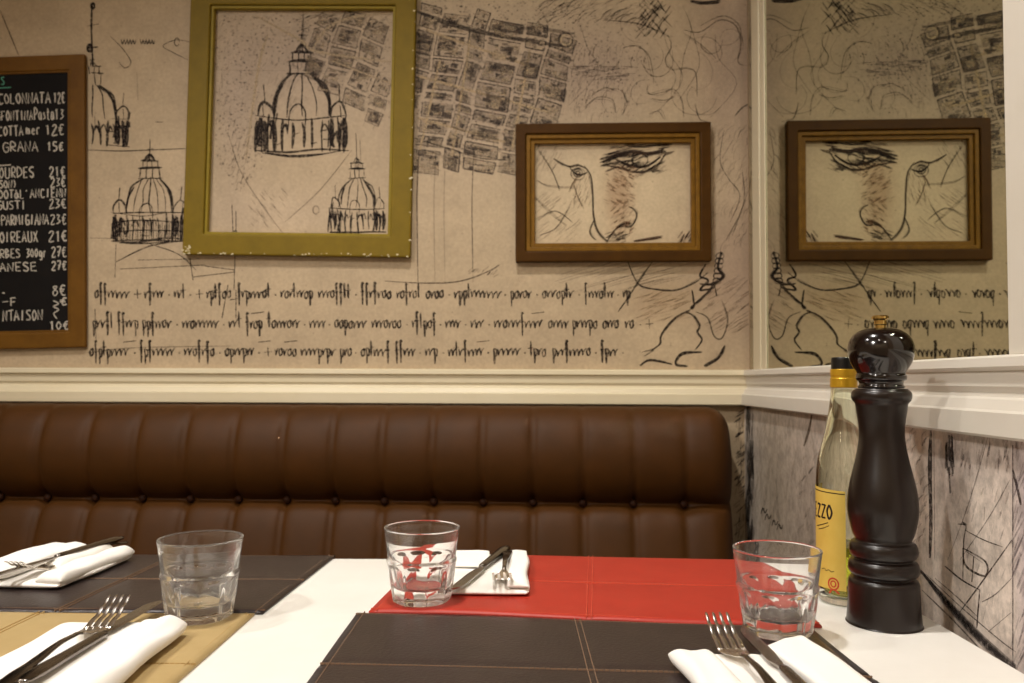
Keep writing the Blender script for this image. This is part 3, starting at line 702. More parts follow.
G = {  # single-stroke hand letters, (x, y) in a unit box, y up
 'A': [[(0, 0), (.45, 1), (.9, 0)], [(.2, .38), (.72, .4)]], 'B': [[(.05, 0), (.05, 1), (.7, .85), (.1, .52), (.85, .3), (.05, 0)]], 'C': [[(.85, .9), (.3, .95), (.05, .45), (.35, 0), (.9, .1)]],
 'D': [[(.05, 0), (.05, 1), (.7, .8), (.85, .4), (.05, 0)]], 'E': [[(.8, 1), (.1, 1), (.1, 0), (.8, 0)], [(.1, .5), (.65, .52)]], 'F': [[(.8, 1), (.1, 1), (.1, 0)], [(.1, .5), (.65, .52)]],
 'G': [[(.85, .9), (.3, .95), (.05, .45), (.35, 0), (.85, .1), (.85, .45), (.5, .45)]], 'I': [[(.4, 0), (.42, 1)]], 'L': [[(.1, 1), (.1, 0), (.8, 0)]], 'M': [[(0, 0), (.12, 1), (.45, .3), (.8, 1), (.92, 0)]],
 'N': [[(.05, 0), (.08, 1), (.8, 0), (.85, 1)]], 'O': [[(.45, 1), (.05, .55), (.4, 0), (.88, .45), (.45, 1)]], 'P': [[(.1, 0), (.1, 1), (.8, .85), (.7, .55), (.1, .45)]], 'R': [[(.1, 0), (.1, 1), (.8, .85), (.65, .55), (.1, .48), (.85, 0)]],
 'S': [[(.85, .92), (.3, .98), (.1, .72), (.8, .35), (.6, .02), (.05, .1)]], 'T': [[(0, 1), (.95, 1.03)], [(.45, 1), (.45, 0)]], 'U': [[(.05, 1), (.1, .15), (.5, 0), (.85, .2), (.88, 1)]], 'X': [[(.05, 1), (.85, 0)], [(.85, 1), (.05, 0)]],
 'Z': [[(.08, .95), (.88, .95), (.08, .03), (.9, .03)]], '0': [[(.45, 1), (.1, .5), (.45, 0), (.8, .5), (.45, 1)]], '1': [[(.25, .8), (.5, 1), (.5, 0)]], '2': [[(.1, .8), (.45, 1), (.8, .75), (.1, 0), (.9, .03)]], '3': [[(.15, .95), (.75, .9), (.4, .55), (.8, .25), (.1, .02)]],
 '5': [[(.8, 1), (.2, 1), (.15, .6), (.75, .5), (.7, .1), (.1, 0)]], '7': [[(.1, 1), (.85, 1), (.35, 0)], [(.25, .5), (.75, .52)]], '8': [[(.7, .9), (.3, .95), (.2, .7), (.8, .3), (.45, 0), (.1, .25), (.75, .8), (.7, .9)]],
 '€': [[(.9, .9), (.45, .95), (.2, .5), (.45, 0), (.9, .1)], [(.0, .6), (.7, .62)], [(.0, .4), (.65, .42)]], "'": [[(.4, 1), (.35, .75)]], '-': [[(.05, .5), (.8, .5)]], ')': [[(.2, 1), (.6, .5), (.2, 0)]],
 'e': [[(.15, .35), (.75, .4), (.5, .65), (.1, .35), (.4, 0), (.8, .1)]], 'r': [[(.2, 0), (.2, .6), (.7, .65)]], 'g': [[(.75, .6), (.3, .65), (.15, .25), (.6, .1), (.75, .6), (.7, -.25), (.2, -.3)]], 'a': [[(.75, .6), (.3, .6), (.1, .2), (.5, 0), (.75, .6), (.85, 0)]],
 's': [[(.7, .6), (.3, .55), (.65, .25), (.2, .02)]], 't': [[(.4, 1), (.4, .1), (.7, 0)], [(.1, .65), (.75, .65)]], 'm': [[(.05, 0), (.1, .6), (.3, .6), (.4, 0)], [(.42, .5), (.65, .6), (.8, 0)]], 'à': [[(.75, .6), (.3, .6), (.1, .2), (.5, 0), (.75, .6), (.85, 0)], [(.3, .95), (.55, .78)]]}

def ribbon(bm, pts, w, P, smooth=True):
    if smooth and len(pts) > 2: pts = smooth_prof(pts, 4)
    n = len(pts); pr = None
    for i, (x, y) in enumerate(pts):
        a = pts[max(i - 1, 0)]; b = pts[min(i + 1, n - 1)]; dx, dy = b[0] - a[0], b[1] - a[1]; l = hypot(dx, dy) or 1
        h = w / 2
        q = (bm.verts.new(P(x - dy / l * h, y + dx / l * h)), bm.verts.new(P(x + dy / l * h, y - dx / l * h)))
        if pr: bm.faces.new((pr[0], pr[1], q[1], q[0]))
        pr = q

def dense(p, k=5):
    out = []
    for a, b in zip(p, p[1:]): out += [(a[0] + (b[0] - a[0]) * i / k, a[1] + (b[1] - a[1]) * i / k) for i in range(k)]
    return out + [p[-1]]

def write(bm, txt, x0, x1, yb, h, w, P, rng, up=-1, dens=0):
    """Hand lettering between x0 and x1, baseline yb, height h; up = -1 when y grows downwards."""
    if not txt: return
    adv = (x1 - x0) / len(txt); x = x0
    for ch in txt:
        for s in G.get(ch, []):
            if dens: s = dense(smooth_prof(s, 6) if ch == 'O' else s, dens)
            ribbon(bm, [(x + px * adv * .86 + (0 if dens else rng.uniform(-.06, .06)) * adv, yb + up * (py * h + (0 if dens else rng.uniform(-.05, .05)) * h)) for px, py in s], w * rng.uniform(.85, 1.2), P, ch not in 'ENFLTMAXZ1' and not dens)
        x += adv
def chalkP(x, y):
    u, z = px_bw(x, y, .0082); q = (u - mx, -.0083, z - mz); return q
rk = random.Random(2); bm = bmesh.new()
ROWS = [('COLONNATA', 1, 54, 102, 11, '12€', 56, 68, 11), ('SFONTINA', -1, 36, 118.5, 10, '13', 57, 67, 11), ('Pasta', 36.5, 57, 119, 13, '', 0, 0, 0), ('COTTA', 0, 26, 134, 10, '12€', 47, 67, 11), ('mer', 28, 43, 133, 10, '', 0, 0, 0),
        ('E', -4, 1.5, 150, 9, '15€', 48, 66, 9), ('GRANA', 4.5, 41, 150, 10.5, '', 0, 0, 0), ('OURDES', 0, 36, 176, 11, '21€', 50, 67, 10.5), ('SON)', 0, 18, 186, 8, '23€', 51, 67, 9.5),
        ("OOTàL'ANCIENN", -1, 67, 196.5, 9, '', 0, 0, 0), ('GUSTI', -3, 27, 207.5, 9, '23€', 49, 67, 10), ('PARMIGIANA', 1, 49, 223.5, 11, '23€', 50, 67, 10.5), ('OIREAUX', -1, 38, 240.5, 11, '21€', 48, 67, 11),
        ('RBES', -1, 20, 256, 9, '27€', 50, 66, 10.5), ('300gr', 25, 46, 256, 9, '', 0, 0, 0), ('ANESE', -2, 37, 269.5, 9, '27€', 50, 66, 9.5), ('-', 0, 4, 295, 8, '8€', 50, 65, 11),
        ('F', 8, 15.5, 304.5, 9, '€', 58, 66, 8), ('NTAISON', 0, 41, 319, 11, '', 0, 0, 0), ('', 0, 0, 329, 9, '10€', 46, 67, 9)]
for t, x0, x1, yb, hh, p, q0, q1, ph in ROWS:
    for tt, a0, a1, h_ in ((t, x0, x1, hh), (p, q0, q1, ph)):
        if tt:
            bm = bmesh.new(); write(bm, tt, a0, a1, yb, h_ * .93, 1.2, chalkP, rk); obj('chalk_word', bm, M_chalk, slate, smooth=False)
bm = bmesh.new()
ribbon(bm, [(51, 300), (56, 303), (51, 306), (56, 309), (51, 313), (54, 318)], 1.1, chalkP); obj('chalk_mark', bm, M_chalk, slate, smooth=False); bm = bmesh.new(); ribbon(bm, [(0, 163.5), (12, 163)], 1.1, chalkP); obj('chalk_mark', bm, M_chalk, slate, smooth=False); bm = bmesh.new(); ribbon(bm, [(0, 300), (6, 299.6)], .7, chalkP)
obj('chalk_mark', bm, M_chalk, slate, smooth=False)
bm = bmesh.new(); write(bm, 'ES', 0, 8.5, 82.5, 7.5, 1.1, chalkP, rk); ribbon(bm, [(0, 86), (14, 85.5)], 1., chalkP)
obj('chalk_heading', bm, M_gchalk, slate, smooth=False)

# ------------------------------------------------------------------ bench with channelled leather back
PH = .045; BE = Vector((.433, 1.622, 0))                     # right rear corner of the bench, direction to the left
eb = Vector((-cos(PH), sin(PH), 0)); fb = Vector((-sin(PH), -cos(PH), 0))   # along the bench to the left; forward
CH, NCH, ZB = .0971, 20, .744
bench = thing('booth_bench', 'long brown leather booth bench with channel-tufted buttoned back along the wall', 'bench', BE)
bench.rotation_euler = (0, 0, 0)
PROF = smooth_prof([(.0, .60), (.0, .90), (.018, .924), (.042, .931), (.072, .921), (.098, .893), (.112, .855), (.114, .82), (.108, .79), (.096, .765), (.080, .7495), (.074, ZB),
                    (.083, .7385), (.098, .730), (.110, .712), (.122, .68), (.136, .63), (.150, .56), (.160, .47), (.163, .44)], 4)
def bench_back():
    bm = bmesh.new(); rows = []
    sub = 14; svals = [.0, .002, .006, .012, .02, .03] + [.042 + (CH - .042) * i / 8 for i in range(9)]
    svals = svals + [CH * (c + i / sub) for c in range(1, NCH) for i in range(1, sub + 1)]
    for s in svals:
        c = s / CH; u = c - math.floor(c + 1e-9); u = min(max(u, 0), 1)
        if s <= CH + 1e-9:
            u = .5 + .5 * s / CH if s < CH - 1e-9 else 1.     # the end channel is full to its outer edge
        pill = max(0., 1 - abs(2 * u - 1) ** 4.5) ** .6
        r = .05; k = sqrt(max(0, 1 - (1 - min(s / r, 1)) ** 2))
        row = []
        for i, (p, z) in enumerate(PROF):
            if i + 1 < len(PROF): dp, dz = PROF[i + 1][0] - p, PROF[i + 1][1] - z
            l = hypot(dp, dz) or 1; npn, nz = -dz / l, dp / l            # outward normal of the profile
            vis = min(1, max(0, (p - .004) / .04))
            g = 1 - .55 * exp(-((z - ZB) / .012) ** 2)
            off = (.0085 + .0015 * (z < ZB)) * (pill - 1) * vis * g * (1 - .6 * min(1, max(0, (z - .88) / .05)))
            # extra pull where a button sits
            du = min(u, 1 - u) * CH
            if s > CH * .5: off -= .006 * exp(-(du / .012) ** 2 - ((z - ZB) / .013) ** 2)
            pp = p + npn * off; zz = z + nz * off
            pp *= .35 + .65 * k
            zz -= (1 - k) * .055 * min(1, max(0, (zz - .74) / .15))
            row.append(bm.verts.new(eb * s + fb * pp + Z * zz))
        rows.append(row)
    for a, b in zip(rows, rows[1:]):
        for i in range(len(a) - 1): bm.faces.new((a[i], b[i], b[i + 1], a[i + 1]))
    bm.faces.new(rows[0]); bm.faces.new(list(reversed(rows[-1])))
    bmesh.ops.recalc_face_normals(bm, faces=bm.faces)
    return bm
bb = obj('backrest', bench_back(), M_leather, bench)
bmb = lathe([(0, .0055), (.003, .0051), (.0060, .0036), (.0076, .0008), (.0074, -.003), (0, -.003)], 18)
bme = bpy.data.meshes.new('button'); bmb.to_mesh(bme); bmb.free(); bme.materials.append(M_button)
for p in bme.polygons: p.use_smooth = True
rotm = fb.to_track_quat('Z', 'Y').to_euler()
for k in range(1, 16):
    b = bpy.data.objects.new('button', bme); COL.objects.link(b); b.parent = bb
    b.location = eb * (CH * k) + fb * .073 + Z * ZB; b.rotation_euler = rotm
def bench_box(s0, s1, p0, p1, z0, z1, bv, seg=3):
    bm = bmesh.new()
    v = [bm.verts.new(eb * s + fb * p + Z * z) for z in (z0, z1) for p in (p0, p1) for s in (s0, s1)]
    for f in ((0, 2, 3, 1), (4, 5, 7, 6), (0, 1, 5, 4), (2, 6, 7, 3), (0, 4, 6, 2), (1, 3, 7, 5)): bm.faces.new([v[i] for i in f])
    bmesh.ops.recalc_face_normals(bm, faces=bm.faces); bev(bm, bv, seg); return bm
obj('seat', bench_box(.005, CH * NCH - .005, .01, .50, .37, .455, .025), M_leather, bench)
obj('base', bench_box(.02, CH * NCH - .02, .01, .44, .0, .368, .004, 1), M_button, bench, smooth=False)

# ------------------------------------------------------------------ table
TY0, TY1 = .34, 1.043
pr0, pr1 = on_z(1024, 673), on_z(927.2, 616.5)
k_ = (pr1.x - pr0.x) / (pr1.y - pr0.y)
xr = lambda y: pr0.x + (y - pr0.y) * k_
TXL = -1.25
tb_ = thing('dining_table', 'long white painted dining table laid with leather placemats in front of the bench', 'table', (-.4, .7, 0))
def off(p): return (p[0] + .4, p[1] - .7, p[2])
bm = bmesh.new()
v = [bm.verts.new(off(p)) for z in (.722, TZ) for p in ((TXL, TY0, z), (xr(TY0), TY0, z), (xr(TY1), TY1, z), (TXL, TY1, z))]
for f in ((3, 2, 1, 0), (4, 5, 6, 7), (0, 1, 5, 4), (1, 2, 6, 5), (2, 3, 7, 6), (3, 0, 4, 7)): bm.faces.new([v[i] for i in f])
bev(bm, .002); obj('tabletop', bm, M_table, tb_, smooth=False)
for lx, ly in ((TXL + .06, TY0 + .06), (xr(TY0) - .06, TY0 + .06), (TXL + .06, TY1 - .06), (xr(TY1) - .06, TY1 - .06)):
    bm = bmesh.new(); q = off((lx, ly, 0)); secs = []
    for z, s in ((0, .018), (.01, .02), (.66, .027), (.7219, .027)): secs.append([(q[0] + s * a, q[1] + s * b, z) for a, b in ((-1, -1), (1, -1), (1, 1), (-1, 1))])
    loft(bm, secs); obj('leg', bm, M_leg, tb_, smooth=False)

# ------------------------------------------------------------------ placemats
def placemat(label, corners, mtop, mthr, thick=.003, z0=TZ + .0003, wave=None, rows_st=True):
    """corners: near-left, near-right, far-right, far-left on the table; quilted in four with stitched seams."""
    c = [Vector((p[0], p[1], 0)) for p in corners]; ctr = (c[0] + c[1] + c[2] + c[3]) / 4
    t = thing('placemat', label, 'placemat', (ctr.x, ctr.y, z0), 0, None)
    def at(u, v):
        p = (c[0] * (1 - u) + c[1] * u) * (1 - v) + (c[3] * (1 - u) + c[2] * u) * v; return p - ctr
    wz = wave or (lambda u, v: 0.)
    bm = bmesh.new(); n, m = 48, 36; top = []; bot = []
    for j in range(m + 1):
        v = j / m; rt = []; rb = []
        for i in range(n + 1):
            u = i / n; p = at(u, v)
            ed = min(u, 1 - u) * .4; ev = min(v, 1 - v) * .27; q = min(ed, ev)
            du = abs(u - .5) * .4; dv = abs(v - .5) * .27
            h = thick - .0012 * exp(-q / .0022) - .0009 * exp(-(min(du, dv) / .003) ** 2)
            h += .0004 * sin(9 * u + 5 * v) * sin(7 * v + 1) + .0011 * (abs(sin(2 * pi * u)) * abs(sin(2 * pi * v))) ** .5
            rt.append(bm.verts.new((p.x, p.y, h + wz(u, v)))); rb.append(bm.verts.new((p.x, p.y, wz(u, v))))
        top.append(rt); bot.append(rb)
    for j in range(m):
        for i in range(n):
            bm.faces.new((top[j][i], top[j][i + 1], top[j + 1][i + 1], top[j + 1][i])); bm.faces.new((bot[j][i], bot[j + 1][i], bot[j + 1][i + 1], bot[j][i + 1]))
    for i in range(n): bm.faces.new((bot[0][i], bot[0][i + 1], top[0][i + 1], top[0][i])); bm.faces.new((top[m][i], top[m][i + 1], bot[m][i + 1], bot[m][i]))
    for j in range(m): bm.faces.new((top[j][0], top[j + 1][0], bot[j + 1][0], bot[j][0])); bm.faces.new((bot[j][n], bot[j + 1][n], top[j + 1][n], top[j][n]))
    obj('leather_panel', bm, mtop, t)
    bm = bmesh.new(); a = .018; b = .027
    lines = [((.5 - .006, 0), (.5 - .006, 1)), ((.5 + .006, 0), (.5 + .006, 1)), ((0, .5), (1, .5)), ((a, 0), (a, 1)), ((1 - a, 0), (1 - a, 1)), ((0, b), (1, b)), ((0, 1 - b), (1, 1 - b))]
    for (u0, v0), (u1, v1) in lines:
        L_ = (at(u1, v1) - at(u0, v0)).length; k = int(L_ / .0042)
        for i in range(k):
            f0, f1 = (i + .06) / k, (i + .9) / k
            p0 = at(u0 + (u1 - u0) * f0, v0 + (v1 - v0) * f0); p1 = at(u0 + (u1 - u0) * f1, v0 + (v1 - v0) * f1)
            uu, vv = u0 + (u1 - u0) * f0, v0 + (v1 - v0) * f0
            d = (p1 - p0).normalized(); s = Vector((-d.y, d.x, 0)) * .00042
            zz = thick + wz(uu, vv) + .0003; Zv = Z * zz
            lo = Z * (zz - .0016)
            vs = [bm.verts.new(q) for q in (p0 - s + lo, p0 + s + lo, p1 + s + lo, p1 - s + lo, p0 - s * .6 + Zv, p0 + s * .6 + Zv, p1 + s * .6 + Zv, p1 - s * .6 + Zv)]
            for f in ((4, 5, 6, 7), (0, 1, 5, 4), (1, 2, 6, 5), (2, 3, 7, 6), (3, 0, 4, 7)): bm.faces.new([vs[q] for q in f])
    obj('stitching', bm, mthr, t, smooth=False)
    return t
placemat('dark brown leather placemat at far left on the bench side, behind the tan one', [(-.650, .797), (-.2435, .793), (-.229, 1.050), (-.640, 1.052)], M_matb, M_thread)
placemat('tan leather placemat at the near left of the table', [(-.672, .508), (-.2535, .508), (-.2505, .790), (-.668, .794)], M_matg, M_gthread)
placemat('dark brown leather placemat at the near right, in front of the red one', [(-.1555, .506), (.2810, .500), (.2785, .7530), (-.1515, .7965)], M_matb, M_thread)
placemat('red leather placemat lying on the bench side of the table', [(-.1405, .7985), (.2900, .7545), (.3200, 1.034), (-.1130, 1.066)], M_matr, M_rthread,
         wave=lambda u, v: .0018 * max(0, min(1, (.72 - u) / .15)) * max(0, 1 - v / .12) ** .5 * min(1, .15 + u * 1.6) * (1 if v < .22 else 0) * .8 + .0008 * sin(u * 8) * max(0, 1 - v * 4))
MT = TZ + .0046                                               # top of a mat

# ------------------------------------------------------------------ tumblers
def tumbler_mesh():
    seg, N = 108, 9
    def facet(th, amt):
        a = (th % (2 * pi / N)) - pi / N
        q = a / (pi / N); return 1 + amt * (-.066 * (1 - abs(q) ** 1.8) + .012 * abs(q) ** 6)
    outer = [(.0278, .0006, .3), (.0292, .0014, .6), (.0299, .0035, 1.)] + [(.0299 + (.0350 - .0299) * t, .0035 + (.0375 - .0035) * t, 1.) for t in [i / 12 for i in range(1, 13)]]
    outer += [(.0354, .0395, .6), (.0359, .0412, .15), (.0360, .0424, 0), (.0358, .0436, 0), (.0352, .0448, 0), (.0351, .047, 0), (.0370, .061, 0), (.0386, .0735, 0), (.0389, .0746, 0), (.0387, .0754, 0), (.0380, .0757, 0), (.0372, .0754, 0), (.0367, .0744, 0), (.0366, .073, 0)]
    inner = [(.0349, .061, 0), (.0326, .047, 0), (.0316, .043, 0), (.0300, .036, .0), (.0276, .025, .25), (.0258, .0185, .5), (.0240, .0156, .8), (.0200, .0146, .8), (.012, .0156, .5)]
    bm = bmesh.new(); rings = []
    for r, z, f in outer + inner:
        row = []
        for i in range(seg):
            th = 2 * pi * i / seg
            a = ((th % (2 * pi / N)) - pi / N) / (pi / N)
            ff = f
            if z < .042 and r > .0295: ff = f * min(1, max(0, (.0400 - .0100 * a * a - z) / .0035 + .5))
            rr = r * facet(th, ff)
            row.append(bm.verts.new((rr * cos(th), rr * sin(th), z)))
        rings.append(row)
    for a, b in zip(rings, rings[1:]):
        for i in range(seg): j = (i + 1) % seg; bm.faces.new((a[i], a[j], b[j], b[i]))
    c0 = bm.verts.new((0, 0, .0022)); c1 = bm.verts.new((0, 0, .0160))
    for i in range(seg):
        j = (i + 1) % seg; bm.faces.new((rings[0][j], rings[0][i], c0)); bm.faces.new((rings[-1][i], rings[-1][j], c1))
    bmesh.ops.recalc_face_normals(bm, faces=bm.faces)
    return bm
g = obj('glass_tumbler', tumbler_mesh(), M_glass)
def place_glass(o, px, py, z, rz, label):
    p = on_z(px, py, z); o.location = p; o.rotation_euler = (0, 0, rz); tag(o, label, 'glass', 'faceted water tumblers'); return o
place_glass(g, 199.5, 617.5, MT, .2, 'empty faceted glass tumbler at left, standing between the brown and tan placemats')
g2 = g.copy(); COL.objects.link(g2); place_glass(g2, 421.5, 600.5, MT, .05, 'empty faceted glass tumbler standing on the red placemat')
g3 = g.copy(); COL.objects.link(g3); place_glass(g3, 777.5, 632.5, MT, .33, 'empty faceted glass tumbler on the near right brown placemat, in front of the bottle')

# ------------------------------------------------------------------ cutlery
def interp(tab, s):
    for (a, b), (c, d) in zip(tab, tab[1:]):
        if a <= s <= c:
            t = (s - a) / (c - a); t = t * t * (3 - 2 * t); return b + (d - b) * t
    return tab[-1][1] if s > tab[-1][0] else tab[0][1]
FZ = [(0, .0205), (.012, .0140), (.026, .0075), (.045, .0026), (.06, .0044), (.078, .0085), (.10, .0096), (.15, .0066), (.2, .0020)]
def strip_secs(s0, s1, n, half, thick, cx=lambda s: 0., crown=.25):
    secs = []
    for i in range(n + 1):
        s = s0 + (s1 - s0) * i / n; w = half(s); t = thick(s) / 2; z = interp(FZ, s) + t; x = cx(s); y = -s
        ring = []
        for k in range(12):
            a = 2 * pi * k / 12; ca, sa = cos(a), sin(a)
            ring.append((x + w * (abs(ca) ** .7) * (1 if ca > 0 else -1), y, z + t * (abs(sa) ** .8) * (1 if sa > 0 else -1)))
        secs.append(ring)
    return secs
def make_fork(label):
    t = thing('fork', label, 'fork', (0, 0, 0), 0, 'steel table forks')
    hw = [(.066, .0026), (.08, .0024), (.10, .0030), (.14, .0046), (.175, .0066), (.192, .0070), (.1985, .0052), (.2005, .002)]
    bm = bmesh.new(); loft(bm, strip_secs(.070, .2005, 40, lambda s: interp(hw, s), lambda s: .0026 if s < .19 else .002)); 
    bmesh.ops.recalc_face_normals(bm, faces=bm.faces); obj('handle', bm, M_dsteel, t)
    pw = [(.040, .0112), (.048, .0116), (.056, .0098), (.064, .0052), (.071, .0027)]
    bm = bmesh.new(); loft(bm, strip_secs(.0415, .0712, 18, lambda s: interp(pw, s), lambda s: .0020))
    bmesh.ops.recalc_face_normals(bm, faces=bm.faces); hd = obj('head', bm, M_steel, t)
    for k in range(4):
        xc = (-1.5 + k) * .0061
        bm = bmesh.new()
        loft(bm, strip_secs(.0, .0435, 16, lambda s: interp([(0, .0008), (.003, .0013), (.02, .0018), (.0435, .0024)], s), lambda s: interp([(0, .001), (.01, .0017), (.0435, .002)], s), lambda s, q=xc: q * (.97 + .03 * s / .04)))
        bmesh.ops.recalc_face_normals(bm, faces=bm.faces); obj('tine', bm, M_steel, hd)
    return t
def make_knife(label):
    t = thing('table_knife', label, 'knife', (0, 0, 0), 0, 'steel table knives')
    bm = bmesh.new(); secs = []
    hw = [(.0, .0030), (.004, .0048), (.05, .0056), (.085, .0070), (.098, .0064), (.104, .003)]
    for i in range(27):
        s = .118 * i / 26; w = interp(hw, s * .104 / .118); th = interp([(0, .0026), (.01, .0034), (.1, .0038), (.118, .0015)], s)
        secs.append([(w * cos(2 * pi * k / 14), -.112 - s, .004 + th * sin(2 * pi * k / 14)) for k in range(14)])
    loft(bm, secs); bmesh.ops.recalc_face_normals(bm, faces=bm.faces); obj('handle', bm, M_dsteel, t)
    bm = bmesh.new(); secs = []
    for i in range(40):
        s = .114 * i / 39
        back = -.0072 + .0135 * max(0, 1 - s / .03) ** 2.2; edge = interp([(0, .0040), (.02, .0052), (.075, .0052), (.098, .0036), (.114, .0010)], s)
        if s > .098: back = -.0072 + (s - .098) / .016 * .0042
        if i % 2 and s < .06: edge -= .0005
        secs.append([(back, -s, .0038), (back, -s, .0052), (edge - .003, -s, .0050), (edge, -s, .0044), (edge - .003, -s, .0040)])
    loft(bm, secs); bmesh.ops.recalc_face_normals(bm, faces=bm.faces); obj('blade', bm, M_bsteel, t, smooth=False)
    return t

# ------------------------------------------------------------------ napkins (folded paper; layers and rolled edges)
def fold(w, l, h, seed, near=True, round_=.5, tilt=0., skew=0., cut=0.):
    """A soft folded pad: x in [0, w], y from 0 (far end) to -l, height h; superelliptic section, soft ends."""
    R_ = random.Random(seed); ph = [R_.uniform(0, 6.28) for _ in range(6)]
    bm = bmesh.new(); secs = []; n = 40
    er = min(.012, l * .2)
    for i in range(n + 1):
        t = i / n; s = l * (.5 - .5 * cos(pi * t)) if i not in (0, n) else l * t
        k = 1.
        if s < er: k = sqrt(max(0, 1 - (1 - s / er) ** 2)) * .96 + .04
        if l - s < er: k = sqrt(max(0, 1 - (1 - (l - s) / er) ** 2)) * .96 + .04
        ring = []
        for q in range(36):
            a = 2 * pi * q / 36; ca, sa = cos(a), sin(a); ex = round_
            x = w / 2 * (abs(ca) ** ex) * (1 if ca > 0 else -1) * (.94 + .06 * k); z = h / 2 * (abs(sa) ** (ex + .25)) * (1 if sa > 0 else -1) * k
            if sa > 0: z += h * .07 * (sin(x * 260 + ph[0] + s * 30) + .8 * sin(s * 90 + ph[1] + x * 120)) * k * abs(sa)
            x += .0012 * sin(s * 55 + ph[2]) + skew * s / l
            ring.append((w / 2 + x, -s + cut * x * max(0, 1 - s / .08), h / 2 + z + tilt * (1 - s / l)))
        secs.append(ring)
    loft(bm, secs); bmesh.ops.recalc_face_normals(bm, faces=bm.faces); return bm
def napkin(label, loc, rz, parts):
    t = thing('napkin', label, 'napkin', loc, rz, 'folded white napkins')
    for nm, x, y, z, args in parts:
        obj(nm, fold(**args), M_paper, t, loc=(x, y, z))
    return t
# near left setting
napkin('white folded napkin under the fork and knife on the tan placemat', (-.405, .735, MT), 0.01,
       [('folded_layer', 0, 0, 0, dict(w=.105, l=.245, h=.007, seed=1, round_=.25)), ('rolled_edge', .0790, -.020, 0.0, dict(w=.040, l=.235, h=.0185, seed=2, round_=.7, skew=.006))])
fk = make_fork('steel fork on the white napkin at near left, tines pointing away'); fk.location = (-.3580, .740, MT + .0075); fk.rotation_euler = (0, 0, .03)
kn = make_knife('steel table knife on the napkin at near left, blade over the tan placemat'); kn.location = (-.3440, .797, MT + .0046); kn.rotation_euler = (-.02, 0, 0)
# near right setting
napkin('white folded napkin under the fork and knife on the near right brown placemat', (.121, .652, MT), -.01,
       [('rolled_edge', .005, -.004, 0, dict(w=.034, l=.17, h=.015, seed=5, round_=.65, skew=.016)), ('folded_layer', .032, .004, 0, dict(w=.056, l=.17, h=.0075, seed=6, round_=.45, skew=.006)),
        ('folded_layer', .0885, .036, 0, dict(w=.042, l=.19, h=.010, seed=7, round_=.3, skew=.022, cut=.75))])
dup(fk, (.1750, .690, MT + .0078), .04, 'steel fork on the white napkin at near right, tines pointing away')
dup(kn, (.2055, .724, MT + .0040), .0, 'steel table knife between napkin folds at near right, tip beside the glass').rotation_euler = (-.02, 0, 0)
# red mat setting
napkin('white folded napkin with cutlery lying on the red placemat', (-.096, 1.028, MT), -.02,
       [('folded_layer', 0, 0, 0, dict(w=.118, l=.180, h=.0065, seed=11, round_=.3)), ('folded_layer', .004, .0, .0066, dict(w=.066, l=.085, h=.005, seed=12, round_=.35)), ('rolled_edge', .094, .0, .0066, dict(w=.023, l=.176, h=.006, seed=13, round_=.6))])
dup(fk, (-.0100, .832, MT + .0068), pi - .03, 'steel fork on the red placemat napkin, tines pointing to the viewer')
dup(kn, (-.062, .823, MT + .0072), pi - .25, 'steel table knife lying slanted on the red placemat napkin')
# far left setting
napkin('white folded napkin with cutlery on the far left brown placemat', (-.586, 1.022, MT), -.06,
       [('folded_layer', 0, 0, 0, dict(w=.112, l=.152, h=.008, seed=21, round_=.35)), ('rolled_edge', .082, .002, .001, dict(w=.030, l=.152, h=.016, seed=22, round_=.65)), ('rolled_edge', .062, .006, .006, dict(w=.020, l=.11, h=.013, seed=23, round_=.65)),
        ('folded_layer', -.004, .006, .008, dict(w=.052, l=.158, h=.012, seed=24, round_=.4))])
dup(fk, (-.5330, .862, MT + .0095), pi - .13, 'steel fork on the far left napkin, tines pointing to the viewer')
dup(kn, (-.545, .822, MT + .0165), pi - .17, 'steel table knife on the far left napkin, handle towards the bench')

# ------------------------------------------------------------------ pepper mill
pm = on_z(884.0, 623.2); PS = .765 / 800; KR, KZ = .905, .962
mill = thing('pepper_mill', 'tall dark turned-wood pepper mill with brass knob, in front of the bottle', 'pepper mill', (pm.x, pm.y, TZ + .0002))
body = [(0, 0), (36.5, 0), (38.3, 1.5), (38.2, 6), (37.2, 20), (36.6, 38), (36.2, 43), (34.2, 46.5), (30.6, 48.6), (34.2, 51), (36.3, 55), (36.2, 60), (34.4, 64.5), (30.2, 67), (33.4, 69.5), (35.2, 74), (35., 79), (33., 83.5), (28.8, 86),
        (31.5, 92), (34., 101), (36.2, 113), (36.6, 122), (35.6, 134), (33, 147), (29.2, 162), (25.8, 177), (23.8, 190), (23.6, 201), (24.8, 212), (26.4, 222), (27., 227), (28.5, 229.5), (30.6, 232), (31.3, 236), (30.4, 240), (27.5, 242.5), (24.6, 243.5), (0, 243.5)]
obj('body', lathe([(r * PS * KR, z * PS * KZ) for r, z in smooth_prof(body, 3)], 64), M_wood, mill)
head = [(0, 244), (23.2, 244), (22.6, 248), (23.4, 251), (25.6, 252.5), (26.4, 255.5), (25.6, 258.5), (25., 259.5), (26.2, 262), (30, 268), (33.2, 275), (34.6, 282), (34.4, 288), (32, 295), (27, 301), (19, 305.5), (10, 307.3), (0, 307.6)]
hd = obj('head', lathe([(max(r, 0) * PS * KR, z * PS * KZ) for r, z in smooth_prof(head, 3)], 64), M_head, mill)
obj('knob', lathe([(r * PS * KR, z * PS * KZ) for r, z in [(0, 307), (5.6, 307), (5.6, 310), (6.6, 311), (6.6, 315), (7.4, 316.2), (9, 317), (9, 319.2), (7.6, 320.4), (0, 320.8)]], 28), M_brass, mill, smooth=False)

